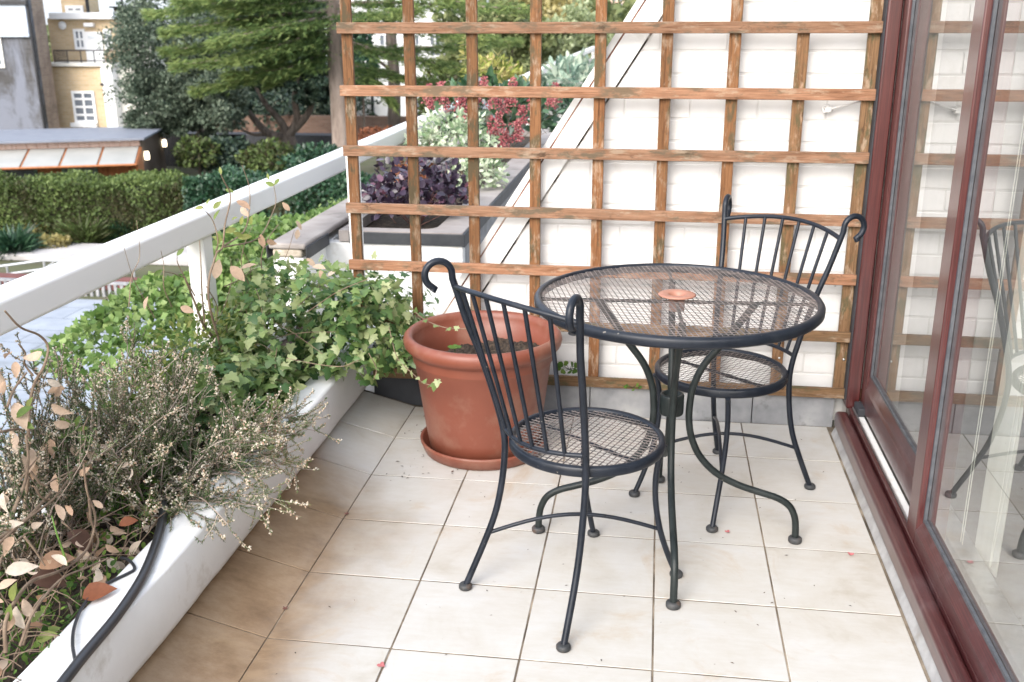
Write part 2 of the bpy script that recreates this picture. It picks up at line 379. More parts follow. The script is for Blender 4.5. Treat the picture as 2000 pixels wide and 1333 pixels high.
MT['grey_render'] = brickwall_mat('grey_render', (0.075, 0.071, 0.070), (0.10, 0.096, 0.095), (0.09, 0.088, 0.088), 1.0, (0.20, 0.215, 0.26))
MT['red_brick'] = brickwall_mat('old_garden_brick', (0.19, 0.11, 0.08), (0.26, 0.16, 0.12), (0.2, 0.16, 0.13), 1.0, (0.09, 0.07, 0.06))
MT['pink_tower'] = pmat('pink_cladding', [(0.66, 0.46, 0.36), (0.72, 0.52, 0.42)], 0.5, rough=0.8)
MT['cream'] = pmat('cream_render', [(0.70, 0.67, 0.60), (0.76, 0.73, 0.67)], 0.7, rough=0.8)
MT['whitewall'] = pmat('white_stucco', [(0.77, 0.77, 0.77), (0.82, 0.82, 0.82)], 0.9, rough=0.8)
MT['slate'] = pmat('grey_roof', [(0.16, 0.175, 0.215), (0.22, 0.235, 0.275)], 3, rough=0.55)
MT['pane'] = pmat('window_pane', [(0.12, 0.14, 0.17), (0.20, 0.22, 0.25)], 1.3, rough=0.12, spec=0.8, bmp=0)
MT['black'] = pmat('black_metal', [(0.012, 0.012, 0.014), (0.025, 0.025, 0.028)], 10, rough=0.5)
MT['cladding'] = pmat('cedar_cladding', [(0.30, 0.10, 0.035), (0.46, 0.18, 0.065)], 3, (8, 8, 0.6), rough=0.7)
MT['cladding_dark'] = pmat('dark_cladding', [(0.075, 0.052, 0.038), (0.135, 0.095, 0.07)], 3, (8, 8, 0.5), rough=0.8)
MT['cladding_pink'] = pmat('pale_cladding', [(0.42, 0.28, 0.23), (0.54, 0.39, 0.33)], 3, (6, 6, 0.5), rough=0.7)
MT['canopy'] = pmat('frosted_panel', [(0.30, 0.30, 0.28), (0.37, 0.365, 0.34)], 2, rough=0.4)
MT['galv'] = pmat('galvanised_steel', [(0.50, 0.51, 0.53), (0.62, 0.63, 0.65)], 8, rough=0.4, metal=0.6)
m_, t_, b_ = base_mat('lamp_glow', 0.4)
b_.inputs['Base Color'].default_value = (0.9, 0.85, 0.7, 1)
b_.inputs['Emission Color'].default_value = (1, 0.86, 0.62, 1)
b_.inputs['Emission Strength'].default_value = 2.0
MT['lamp'] = m_

# ------------------------------------------------------------------ mesh helpers
def wm(o):
    return o.matrix_basis if o.parent is None else wm(o.parent) @ o.matrix_parent_inverse @ o.matrix_basis

def link(o, parent=None, local=False):
    col.objects.link(o)
    if parent is not None:
        o.parent = parent
        if not local: o.matrix_parent_inverse = wm(parent).inverted()
    return o

def tag(o, label=None, cat=None, group=None, kind=None):
    if label: o['label'] = label
    if cat: o['category'] = cat
    if group: o['group'] = group
    if kind: o['kind'] = kind
    return o

def thing(name, label, cat, loc, group=None, rotz=0.0):
    o = bpy.data.objects.new(name, None)
    o.empty_display_size = 0.1
    col.objects.link(o)
    o.location = loc
    o.rotation_euler = (0, 0, rotz)
    return tag(o, label, cat, group)

class MB:
    def __init__(s): s.v, s.f, s.sm = [], [], []
    def add(s, vs, fs, smooth=False):
        n = len(s.v)
        s.v += [tuple(p) for p in vs]
        s.f += [tuple(i + n for i in f) for f in fs]
        s.sm += [smooth] * len(fs)
        return s
    def box(s, x0, x1, y0, y1, z0, z1):
        vs = [(x, y, z) for z in (z0, z1) for y in (y0, y1) for x in (x0, x1)]
        return s.add(vs, [(0, 2, 3, 1), (4, 5, 7, 6), (0, 1, 5, 4), (2, 6, 7, 3), (0, 4, 6, 2), (1, 3, 7, 5)])
    def rbox(s, x0, x1, y0, y1, z0, z1, r=0.004, seg=2):
        bm = bmesh.new()
        bmesh.ops.create_cube(bm, size=1)
        for v in bm.verts:
            v.co = ((x0 + x1) / 2 + v.co.x * (x1 - x0), (y0 + y1) / 2 + v.co.y * (y1 - y0), (z0 + z1) / 2 + v.co.z * (z1 - z0))
        bmesh.ops.bevel(bm, geom=bm.edges[:], offset=r, segments=seg, affect='EDGES', profile=0.5)
        bm.verts.index_update()
        bm.normal_update()
        n0 = len(s.v)
        s.v += [v.co[:] for v in bm.verts]
        for f in bm.faces:                         # only the rounded edges are smooth, flats stay flat
            s.f.append(tuple(v.index + n0 for v in f.verts))
            s.sm.append(max(abs(c) for c in f.normal) < .9995)
        bm.free()
        return s
    def quad(s, a, b, c, d): return s.add([a, b, c, d], [(0, 1, 2, 3)])
    def tube(s, pts, r, n=8, closed=False, cap=True, smooth=True):
        P = [Vector(p) for p in pts]
        k = len(P)
        rr = r if hasattr(r, '__len__') else [r] * k
        T = []
        for i in range(k):
            a = P[(i - 1) % k] if (closed or i > 0) else P[i]
            b = P[(i + 1) % k] if (closed or i < k - 1) else P[i]
            d = (b - a)
            T.append(d.normalized() if d.length > 1e-9 else Vector((0, 0, 1)))
        u = T[0].orthogonal().normalized()
        vs = []
        for i in range(k):
            u = (u - T[i] * u.dot(T[i]))
            u = u.normalized() if u.length > 1e-6 else T[i].orthogonal().normalized()
            wv = T[i].cross(u)
            for j in range(n):
                a = 2 * math.pi * j / n
                vs.append(P[i] + (u * math.cos(a) + wv * math.sin(a)) * rr[i])
        fs = []
        for i in range(k if closed else k - 1):
            for j in range(n):
                a, b = i * n + j, i * n + (j + 1) % n
                c, d = ((i + 1) % k) * n + (j + 1) % n, ((i + 1) % k) * n + j
                fs.append((a, b, c, d))
        s.add(vs, fs, smooth)
        if cap and not closed:
            s.add([vs[j] for j in range(n)], [tuple(reversed(range(n)))])
            s.add([vs[(k - 1) * n + j] for j in range(n)], [tuple(range(n))])
        return s
    def lathe(s, prof, c=(0, 0, 0), n=48, close=False):
        vs = []
        for (r, z) in prof:
            for j in range(n):
                a = 2 * math.pi * j / n
                vs.append((c[0] + r * math.cos(a), c[1] + r * math.sin(a), c[2] + z))
        fs = []
        k = len(prof)
        for i in range(k if close else k - 1):
            for j in range(n):
                i2 = (i + 1) % k
                fs.append((i * n + j, i * n + (j + 1) % n, i2 * n + (j + 1) % n, i2 * n + j))
        s.add(vs, fs, True)
        return s
    def prism_y(s, poly, y0, y1):
        """polygon in XZ pushed along Y"""
        k = len(poly)
        vs = [(x, y0, z) for x, z in poly] + [(x, y1, z) for x, z in poly]
        s.add(vs, [tuple(range(k)), tuple(range(2 * k - 1, k - 1, -1))] + [(i, i + k, (i + 1) % k + k, (i + 1) % k) for i in range(k)])
        return s
    def prism_z(s, poly, z0, z1):
        k = len(poly)
        vs = [(x, y, z0) for x, y in poly] + [(x, y, z1) for x, y in poly]
        s.add(vs, [tuple(range(k - 1, -1, -1)), tuple(range(k, 2 * k))] + [(i, (i + 1) % k, (i + 1) % k + k, i + k) for i in range(k)])
        return s
    def mesh(s, name, mat):
        me = bpy.data.meshes.new(name)
        me.from_pydata(s.v, [], s.f)
        me.polygons.foreach_set('use_smooth', s.sm)
        me.materials.append(mat if not isinstance(mat, str) else MT[mat])
        bm = bmesh.new(); bm.from_mesh(me)
        bmesh.ops.recalc_face_normals(bm, faces=bm.faces[:])
        bm.to_mesh(me); bm.free()
        return me
    def build(s, name, mat, parent=None, local=False, kind=None):
        o = bpy.data.objects.new(name, s.mesh(name, mat))
        link(o, parent, local)
        if kind: o['kind'] = kind
        return o

def inst(name, me, parent=None, loc=(0, 0, 0), rot=(0, 0, 0), local=False, kind=None):
    o = bpy.data.objects.new(name, me)
    o.location = loc
    o.rotation_euler = rot
    link(o, parent, local)
    if kind: o['kind'] = kind
    return o

def smooth_path(pts, sub=6):
    """Catmull-Rom through the points"""
    P = [Vector(p) for p in pts]
    P = [P[0] * 2 - P[1]] + P + [P[-1] * 2 - P[-2]]
    out = []
    for i in range(1, len(P) - 2):
        a, b, c, d = P[i - 1:i + 3]
        for j in range(sub):
            t = j / sub
            out.append(0.5 * ((2 * b) + (c - a) * t + (2 * a - 5 * b + 4 * c - d) * t * t + (3 * b - a - 3 * c + d) * t ** 3))
    out.append(P[-2])
    return out

# ---- foliage: many leaves in one mesh, or leaves one by one
def _tmpl(v, f): return np.array(v, float), np.array(f, int)
def _oval(ws, fold=.22, bend=-.16, curl=0.0):
    xs = [.10, .28, .48, .68, .87]
    z = lambda x, y: bend * (x - .3) ** 2 + fold * abs(y) - curl * (abs(y) * 3) ** 2 * .12
    v = [(0, 0, z(0, 0))] + [(x, 0, z(x, 0)) for x in xs] + [(1, 0, z(1, 0))] + [(x, q, z(x, q)) for x, q in zip(xs, ws)] + [(x, -q, z(x, q)) for x, q in zip(xs, ws)]
    f = [(0, 1, 7), (5, 6, 11), (0, 12, 1), (5, 16, 6)]
    for i in range(4):
        f += [(1 + i, 2 + i, 8 + i), (1 + i, 8 + i, 7 + i), (1 + i, 12 + i, 13 + i), (1 + i, 13 + i, 2 + i)]
    return _tmpl(v, f)
OVAL = _oval([.12, .23, .265, .215, .10])
CRISP = [_oval([.12, .23, .265, .215, .10], .45, -.45, .4), _oval([.10, .20, .25, .24, .13], -.35, .5, .2), _oval([.14, .25, .24, .17, .07], .8, -.2, 1.0)]
CURL = _oval([.16, .30, .36, .30, .14], .75, -.75, 1.0)
SPEAR = _tmpl([(0, 0, 0), (.35, .15, .04), (.75, .1, .02), (1, 0, -.06), (.35, -.15, .04), (.75, -.1, .02), (.4, 0, 0), (.75, 0, -.02)],
              [(0, 6, 1), (1, 6, 7), (1, 7, 2), (2, 7, 3), (0, 4, 6), (4, 7, 6), (4, 5, 7), (5, 3, 7)])
_iv = [(0, 0), (-.16, .2), (-.10, .42), (.10, .34), (.26, .60), (.44, .30), (.66, .26), (1.02, 0)]
_iv = _iv + [(x, -y) for x, y in reversed(_iv[1:-1])]
IVY = _tmpl([(.3, 0, .05)] + [(x, y, -.16 * (x - .3) ** 2 - .22 * y * y) for x, y in _iv], [(0, i + 1, (i + 1) % len(_iv) + 1) for i in range(len(_iv))])
ROUND = _tmpl([(0, 0, 0), (.2, .34, .06), (.6, .42, .05), (1, .12, -.02), (1, -.12, -.02), (.6, -.42, .05), (.2, -.34, .06), (.5, 0, 0)],
              [(7, i, (i + 1) % 7) for i in range(7)])
NEED = _tmpl([(0, -.1, 0), (0, .1, 0), (1, 0, 0)], [(0, 1, 2)])
TUFT = _tmpl([(0, -.07, 0), (0, .07, 0), (1, 0, .12), (0, 0, -.06), (0, .05, .06), (.9, .42, 0), (0, -.05, .04), (0, .04, -.04), (.85, -.42, .02)], [(0, 1, 2), (3, 4, 5), (6, 7, 8)])
LEAFQ = _tmpl([(0, 0, 0), (.5, .3, .06), (1, 0, 0), (.5, -.3, .06)], [(0, 1, 2), (0, 2, 3)])
BELL = _tmpl([(0, 0, 0), (.45, .4, 0), (.45, 0, .4), (.45, -.4, 0), (.45, 0, -.4), (1, .2, .1)],
             [(0, 1, 2), (0, 2, 3), (0, 3, 4), (0, 4, 1), (5, 2, 1), (5, 3, 2), (5, 4, 3), (5, 1, 4)])
BLADE = _tmpl([(0, -.03, 0), (0, .03, 0), (.5, .025, .06), (.5, -.025, .06), (1, 0, -.02)], [(0, 1, 2), (0, 2, 3), (3, 2, 4)])

def unit(a):
    return a / np.maximum(np.linalg.norm(a, axis=-1, keepdims=True), 1e-9)

def frames(d, n):
    x = unit(np.asarray(d, float))
    n = np.asarray(n, float)
    z = unit(n - x * (n * x).sum(-1, keepdims=True) + 1e-6)
    y = np.cross(z, x)
    return x, y, z

def np_mesh(name, V, Fc, mat, tint=None, smooth=False):
    me = bpy.data.meshes.new(name)
    n, m, k = len(V), len(Fc), Fc.shape[1]
    me.vertices.add(n); me.loops.add(m * k); me.polygons.add(m)
    me.vertices.foreach_set('co', V.astype(np.float32).ravel())
    me.loops.foreach_set('vertex_index', Fc.astype(np.int32).ravel())
    me.polygons.foreach_set('loop_start', np.arange(0, m * k, k, dtype=np.int32))
    me.polygons.foreach_set('use_smooth', np.full(m, smooth))
    if tint is not None:
        a = me.attributes.new('tint', 'FLOAT', 'POINT')
        a.data.foreach_set('value', tint.astype(np.float32))
    me.materials.append(MT[mat] if isinstance(mat, str) else mat)
    me.update(calc_edges=True)
    return me

def scatter(tm, pos, d, n, size, tint, wide=1.0):
    tv, tf = tm
    x, y, z = frames(d, n)
    N, K = len(pos), len(tv)
    s = np.broadcast_to(np.asarray(size, float), (N,))[:, None, None]
    V = pos[:, None, :] + s * (tv[None, :, 0:1] * x[:, None, :] + wide * tv[None, :, 1:2] * y[:, None, :] + tv[None, :, 2:3] * z[:, None, :])
    Fc = tf[None] + (np.arange(N) * K)[:, None, None]
    return V.reshape(-1, 3), Fc.reshape(-1, 3), np.repeat(np.clip(tint, 0, 1), K)

def leafmass(name, parent, tm, pos, d, n, size, tint, mat, kind='stuff', wide=1.0, smooth=False):
    if len(pos) == 0: return None
    V, Fc, T = scatter(tm, np.asarray(pos, float), d, n, size, tint, wide)
    o = bpy.data.objects.new(name, np_mesh(name, V, Fc, mat, T, smooth))
    link(o, parent)
    if kind: o['kind'] = kind
    return o

_lc = {}
def leaf_parts(parent, tm, pos, d, n, size, tint, mat, count=300, name='leaf', rest='foliage', wide=1.0):
    """the leaves that show largest as parts of their own, the others joined"""
    pos = np.asarray(pos, float)
    size = np.broadcast_to(np.asarray(size, float), (len(pos),))
    cv = np.array(CAM)[None] - pos
    facing = np.abs((unit(np.asarray(n, float)) * unit(cv)).sum(1))
    score = size * (0.35 + facing) / np.linalg.norm(cv, axis=1) ** 2
    order = np.argsort(-score)
    x, y, z = frames(d, n)
    for i in order[:count]:
        q = min(5, int(np.clip(tint[i], 0, 0.999) * 6))
        key = (id(tm), mat, q, wide)
        if key not in _lc:
            tv = tm[0] * np.array([1, wide, 1])
            _lc[key] = np_mesh(name, tv, tm[1], mat, np.full(len(tv), (q + 0.5) / 6), True)
        o = bpy.data.objects.new(name, _lc[key])
        s = size[i]
        mt = Matrix([[x[i][k] * s, y[i][k] * s, z[i][k] * s, pos[i][k]] for k in range(3)] + [[0, 0, 0, 1]])
        o.matrix_basis = mt
        link(o, parent)
    if len(order) > count:
        r = order[count:]
        leafmass(rest, parent, tm, pos[r], np.asarray(d)[r], np.asarray(n)[r], size[r], np.asarray(tint)[r], mat, wide=wide, smooth=True)

def sph(n):
    return unit(rng.normal(size=(n, 3)))

def shell(n, c, rad, inner=0.55, zmin=-0.3):
    d = sph(int(n * 2.5) + 10)
    d = d[d[:, 2] > zmin][:n]
    k = (inner ** 3 + (1 - inner ** 3) * rng.random(len(d))) ** (1 / 3)
    bumpy = 1 + 0.16 * np.sin(d[:, 0] * 5 + c[1]) * np.cos(d[:, 1] * 6 + c[0]) + 0.1 * np.sin(d[:, 2] * 9)
    return np.array(c) + d * np.array(rad) * (k * bumpy)[:, None], d

def n01(n, lo=0, hi=1): return lo + (hi - lo) * rng.random(n)

# ================================================================== THE BALCONY
TS = 0.305                                   # tile pitch
GX0, GY0 = -0.8786, 1.9759                   # a tile corner: the crease beside the planter
PLX, PLZ = -1.055, 0.236                     # planter face and coping height
YW = 3.57                                    # face of the brick end wall

floor = MB().box(GX0 - 0.02, 0.69, -0.6, 3.52, -0.2, -0.0018).build('balcony_floor', 'grout')
tag(floor, kind='structure')
tile_me = MB().rbox(-.1502, .1502, -.1500, .1500, -.012, 0, .0012, 2).mesh('tile', 'tile')
for i in range(5):
    for j in range(-6, 5):
        o = inst('tile', tile_me, floor, (GX0 + (i + .5) * TS, GY0 + (j + .5) * TS, rng.normal(0, .0004)),
                 (rng.normal(0, .0012), rng.normal(0, .0012), random.choice((0, math.pi / 2 * 2))))
cove_me = MB().rbox(-.105, .1035, -.1500, .1500, -.012, 0, .0012, 2).mesh('sloping_tile', 'tile')
ang = R(15)
for j in range(-6, 5):
    inst('sloping_tile', cove_me, floor, (GX0 - .1035 * math.cos(ang), GY0 + (j + .5) * TS, .1035 * math.sin(ang) + .0005), (0, ang, rng.normal(0, .001)))
MB().prism_y([(GX0, -.02), (GX0, -.0022), (-1.09, .0535), (-1.09, -.02)], -.6, 3.52).build('sloping_bed', 'grout', floor)
MB().prism_y([(.652, -.004), (.652, .002), (.667, .035), (.69, .05), (.69, -.004)], -.6, 3.44).build('mortar_fillet', 'mortar', floor)

# ---- our planter: low white wall with a rounded coping, soil, outer wall
pl = thing('planter', 'long low white painted planter wall along the left side of the balcony', 'planter', (-1.3, 1.7, 0))
prof = [(-1.154, .08), (-1.154, .229), (-1.149, .2345), (-1.142, .236), (-1.066, .236), (-1.059, .234), (-1.055, .227),
        (-1.055, .092), (-1.058, .080), (-1.070, .062), (-1.080, .052), (-1.085, .05), (-1.10, .045)]
ny = 90
ys = np.linspace(-.5, 4.06, ny)
b = MB()
vs = []
for k, y in enumerate(ys):
    wv = .0022 * math.sin(y * 7.1) + .0015 * math.sin(y * 17 + 1)
    for (x, z) in prof: vs.append((x + wv * (1 if x > -1.1 else .6) + rng.normal(0, .0005), y, z + .5 * wv + rng.normal(0, .0004)))
K = len(prof)
fs = [(k * K + i, k * K + i + 1, (k + 1) * K + i + 1, (k + 1) * K + i) for k in range(ny - 1) for i in range(K - 1)]
fs += [tuple(range(K)), tuple(range((ny - 1) * K, ny * K))]
b.add(vs, fs, True)
b.build('coping_wall', 'white', pl)
MB().rbox(-1.60, -1.49, -.5, 3.95, -.3, .225, .012).build('outer_wall', 'white', pl)
gx, gy = np.meshgrid(np.linspace(-1.50, -1.15, 26), np.linspace(-.4, 4.0, 200), indexing='ij')
gz = .165 + .018 * np.sin(gx * 17 + gy * 5) + .015 * np.sin(gy * 11) + rng.normal(0, .006, gx.shape)
V = np.stack([gx, gy, gz], -1).reshape(-1, 3)
a0 = (np.arange(25)[:, None] * 200 + np.arange(199)[None]).ravel()
o = bpy.data.objects.new('soil', np_mesh('soil', V, np.stack([a0, a0 + 200, a0 + 201, a0 + 1], 1), 'soil', None, True))
link(o, pl)
MB().box(-1.66, -1.63, -.5, 4.0, -3.0, -.2).build('facade_panel', 'white', pl)

# ---- black upstand and lead plinth under the trellis
up = MB().rbox(-1.04, -.50, 3.512, 3.566, -.004, .235, .006).build('felt_upstand', 'felt')
tag(up, 'black felt upstand behind the terracotta pot at the corner', 'flashing')
lp = thing('lead_plinth', 'grey lead covered plinth below the trellis and white wall', 'flashing', (.08, 3.52, 0))
edges = [-.498, -.21, .09, .38, .668]
for a, c in zip(edges[:-1], edges[1:]):
    MB().prism_y([(a, -.002), (c - .004, -.002), (c - .004, .112), (a, .112)], 3.506 + rng.normal(0, .001), 3.56).build('lead_sheet', 'lead', lp)

# ---- white painted brick end wall with sloping edge
SL = Vector((.716, 0, 1.124)).normalized()            # direction of the sloping edge
SN = Vector((-SL.z, 0, SL.x))                          # outward, up and to the left
P1 = Vector((-.776, 0, .344))                          # on the outer crack
P2 = Vector((-.510, 0, .618))                          # on the inner crack
wall = thing('brick_wall', 'white painted brick end wall with a sloping left edge behind the trellis', 'wall', (-.1, YW + .1, 0))
def slope_x(z, P): return P.x + (z - P.z) * SL.x / SL.z
ZT = 2.75
MB().prism_y([(slope_x(.0, P1), .0), (.9, .0), (.9, ZT), (slope_x(ZT, P1), ZT)], YW + .0018, YW + .24).build('wall_core', 'white_mortar', wall)
def clip(poly, P):
    """keep the part of an XZ polygon right of the sloping line through P"""
    d = [(Vector((x, 0, z)) - P).dot(SN) for x, z in poly]
    out = []
    for i in range(len(poly)):
        j = (i + 1) % len(poly)
        if d[i] <= 0: out.append(poly[i])
        if (d[i] <= 0) != (d[j] <= 0):
            t = d[i] / (d[i] - d[j])
            out.append((poly[i][0] + t * (poly[j][0] - poly[i][0]), poly[i][1] + t * (poly[j][1] - poly[i][1])))
    return out
full_me = MB().rbox(-.1095, .1095, 0, .02, -.0335, .0335, .0022, 2).mesh('brick', 'white_brick')
BL, BH = .225, .075
edgeP = P2 + SN * -.003
z = .03
row = 0
while z < 2.3:
    x = -1.02 + (row % 2) * BL / 2
    while x < .70:
        x0, x1, z0, z1 = x + .003, x + BL - .003, z + .004, z + BH - .004
        x1c = min(x1, .705)
        if x1c - x0 > .02:
            poly = [(x0, z0), (x1c, z0), (x1c, z1), (x0, z1)]
            cp = clip(poly, edgeP)
            yj = YW + rng.normal(0, .0003)
            if len(cp) >= 3:
                if cp == poly and x1c == x1:
                    inst('brick', full_me, wall, ((x0 + x1) / 2, yj, (z0 + z1) / 2), (0, rng.normal(0, .003), 0))
                else:
                    MB().prism_y(cp, yj, yj + .02).build('brick', 'white_brick', wall)
        x += BL
    z += BH
    row += 1
def slope_board(name, Pa, Pb, y0, y1, mat, z0=.10, zt=ZT):
    """a board running up the slope between two lines through Pa and Pb"""
    MB().prism_y([(slope_x(z0, Pa), z0), (slope_x(z0, Pb), z0), (slope_x(zt, Pb), zt), (slope_x(zt, Pa), zt)], y0, y1).build(name, mat, wall)
slope_board('fascia_board', P1 + SN * -.003, P2 + SN * .004, YW - .012, YW + .2, 'white')
slope_board('edge_strip', P1 + SN * .024, P1 + SN * .003, YW - .008, YW + .22, 'white')
slope_board('red_joint', P1 + SN * .0035, P1 + SN * -.0035, YW - .003, YW + .21, pmat('joint_filler', [(0.03, 0.02, 0.018), (0.20, 0.07, 0.04), (0.5, 0.4, 0.33)], 7, rough=.9, space='world'))
slope_board('dark_joint', P2 + SN * .0038, P2 + SN * -.0022, YW - .001, YW + .21, pmat('dark_joint', [(0.02, 0.018, 0.016), (0.06, 0.05, 0.04), (0.60, 0.58, 0.55)], 11, rough=.9, space='world', lo=.38, hi=.60))

hook = MB()
a, c = at(1690, 196, Y=YW - .03), at(1622, 213, Y=YW - .03)
hook.tube([a + Vector((0, .05, 0)), a, a * .5 + c * .5 + Vector((0, -.004, 0)), c], .0035, 8)
ph = [c + Vector((-.012 + .012 * math.cos(q), 0, .012 * math.sin(q))) for q in np.linspace(0, 4.4, 12)]
hook.tube(ph, .0035, 8)
hook.rbox(c.x - .018, c.x + .004, YW - .032, YW - .001, c.z - .012, c.z + .010, .003)
tag(hook.build('wall_hook', 'white'), 'small white painted wire stay hooked to the brick wall', 'bracket')

# ---- the trellis: every lath a part
TX0, TDX, TZ0, TDZ = -1.078, .2190, 1.380, .2079
tr = thing('trellis', 'brown weathered wooden square trellis panel in front of the white wall', 'trellis', (-.2, 3.51, .11))
YF, TK = 3.492, .017
H_me = MB().rbox(-.905, .905, -TK / 2, TK / 2, -.0185, .0185, .002, 2).mesh('lath', 'wood_h')
H_old = MB().rbox(-.905, .905, -TK / 2, TK / 2, -.0185, .0185, .002, 2).mesh('lath', 'wood_old')
for k in range(9):
    zz = TZ0 + (2 - k) * TDZ
    x0 = -.202 if k < 8 else -.13
    inst('lath', H_me if k < 7 else H_old, tr, (x0, YF + TK / 2, zz + rng.normal(0, .0008)), (0, rng.normal(0, .0012), 0))
def vlath(x, z0, z1, mat):
    L = (z1 - z0) / 2
    me = MB().rbox(-L, L, -TK / 2, TK / 2, -.0190, .0190, .002, 2).mesh('lath', mat)
    inst('lath', me, tr, (x, YF + TK * 1.5 + .0005, (z0 + z1) / 2), (0, R(90) + rng.normal(0, .0015), 0))
for a in range(9):
    x = TX0 + a * TDX + rng.normal(0, .0015)
    vlath(x, .118, TZ0 if a == 7 else 1.83, 'wood_old' if a in (7, 8) else 'wood')
MB().rbox(TX0 - .031, TX0 + .018, YF + 2 * TK + .001, YF + 2 * TK + .014, .30, TZ0 - 2 * TDZ + .01, .002).build('white_batten', 'white', tr)
scr = MB().lathe([(0, -.002), (.004, -.002), (.0045, 0), (0, 0)], (0, 0, 0), 10).mesh('screw', 'alu')
for (px, py) in ((1648, 703), (1631, 558), (1522, 700)):
    p = at(px, py, Y=YF + TK - .0005)
    inst('screw', scr, tr, p, (R(90), 0, 0))

# ---- the sliding door
dr = thing('sliding_door', 'mahogany framed sliding glass door along the right side of the balcony', 'door', (.72, 2.2, 0))
MB().rbox(.657, .702, -.6, 3.445, .03, .088, .012, 3).build('sill', 'mahogany', dr)
MB().rbox(.703, .716, -.6, 3.455, .04, .098, .003).build('sill_upstand', 'mahogany', dr)
MB().rbox(.7165, .7215, -.6, 3.455, .05, .101, .001).build('track_rail', 'alu', dr)
MB().rbox(.722, .7445, -.6, 3.455, .05, .095, .002).build('track_channel', 'white', dr)
MB().rbox(.720, .748, 3.37, 3.45, .096, .125, .004).build('track_stop', 'felt', dr)
MB().rbox(.697, .742, 3.462, 3.60, .09, 2.25, .005).build('jamb', 'mahogany_v', dr)
MB().rbox(.706, .9, 3.601, 3.80, 0, 2.25, .004).build('jamb_lining', 'mahogany_v', dr)
MB().box(.6925, .6965, 3.47, 3.60, .12, 2.25).build('jamb_seal', 'felt', dr)
def leaf(y0, y1, xo, xg, z0, rail_h, stw):
    """one glazed leaf: stile, rails, gasket, pane"""
    lf = thing_part = MB()
    lf.rbox(xo, xg + .022, y1 - stw, y1, z0, 2.2, .004)
    lf.rbox(xo, xg + .022, y0, y0 + stw, z0, 2.2, .004)
    st = lf.build('leaf_stile', 'mahogany_v', dr)
    r = MB()
    r.prism_y([(xo, z0), (xo, z0 + rail_h * .62), (xo + .004, z0 + rail_h * .7), (xg - .002, z0 + rail_h), (xg + .022, z0 + rail_h), (xg + .022, z0)], y0 + stw + .0005, y1 - stw - .0005)
    r.rbox(xo, xg + .022, y0 + stw + .0005, y1 - stw - .0005, 2.2 - rail_h, 2.2, .004)
    r.build('leaf_rail', 'mahogany', dr)
    g = MB()
    a, c, e = y0 + stw, y1 - stw, z0 + rail_h
    g.box(xg - .006, xg + .002, c - .009, c - .0005, e, 2.2 - rail_h)
    g.box(xg - .006, xg + .002, a + .0005, a + .011, e, 2.2 - rail_h)
    g.box(xg - .005, xg + .002, a + .012, c - .012, e + .0005, e + .009)
    g.build('gasket', 'gasket', dr)
    MB().quad((xg + .003, a - .005, e - .005), (xg + .003, c + .005, e - .005), (xg + .003, c + .005, 2.2), (xg + .003, a - .005, 2.2)).build('pane', 'glass', dr)
leaf(2.468, 3.461, .743, .759, .108, .125, .062)
leaf(-.55, 2.555, .703, .7245, .099, .068, .085)
MB().rbox(.697, .95, -.6, 3.60, 2.2505, 2.36, .005).build('head', 'mahogany', dr)

# ---- the room behind the glass, the wall over the door
rm = thing('house_wall', 'white rendered wall of the flat above and around the sliding door', 'wall', (1.2, 2, 0))
MB().box(.71, .95, -.6, 3.83, 2.361, 3.0).build('lintel_wall', 'white', rm)
MB().box(.73, 3.2, 3.832, 24, -3, 3.0).build('further_wall', 'white', rm)
MB().box(.72, 3.2, -.6, 3.8, .0, .06).build('room_floor', 'carpet', rm)
MB().box(3.2, 3.3, -.6, 3.8, .06, 2.36).build('room_back_wall', 'room', rm)
MB().box(.905, 3.2, 3.62, 3.7, .06, 2.36).build('room_side_wall', 'room', rm)
MB().box(.905, 3.2, -.7, -.601, .06, 2.36).build('room_side_wall', 'room', rm)
MB().box(.951, 3.3, -.7, 3.8, 2.365, 2.46).build('room_ceiling', 'room', rm)
MB().rbox(.80, .86, -.5, 3.55, .061, .10, .003).build('inner_threshold', 'alu', rm)
bl = thing('vertical_blind', 'cream vertical blind hanging inside the glass door', 'blind', (.86, 2.4, .06))
for k, (y, aa) in enumerate(((2.43, 8), (1.95, 80), (1.88, 80), (1.81, 80), (1.74, 80))):
    me = MB().rbox(-.002, .002, -.062, .062, .14 if k else .075, 2.2, .001).mesh('blind_slat', 'blind')
    inst('blind_slat', me, bl, (.872 if k == 0 else .875, y, 0), (0, 0, R(aa)))
MB().rbox(.86, .89, 1.6, 2.6, 2.205, 2.245, .004).build('blind_track', 'blind', bl)
cord = MB()
cord.tube(smooth_path([(.80, 2.19, 2.2), (.80, 2.19, 1.0), (.80, 2.195, .55), (.80, 2.20, .2)], 4), .0016, 6)
cord.tube(smooth_path([(.80, 2.21, 2.2), (.80, 2.205, 1.0), (.80, 2.17, .55), (.80, 2.195, .2)], 4), .0016, 6)
cord.tube([(.79, 2.37, 2.2), (.79, 2.37, .16)], .0012, 6)
cord.tube([(.79, 2.385, 2.2), (.79, 2.385, .16)], .0012, 6)
cord.build('blind_cord', 'blind', bl)

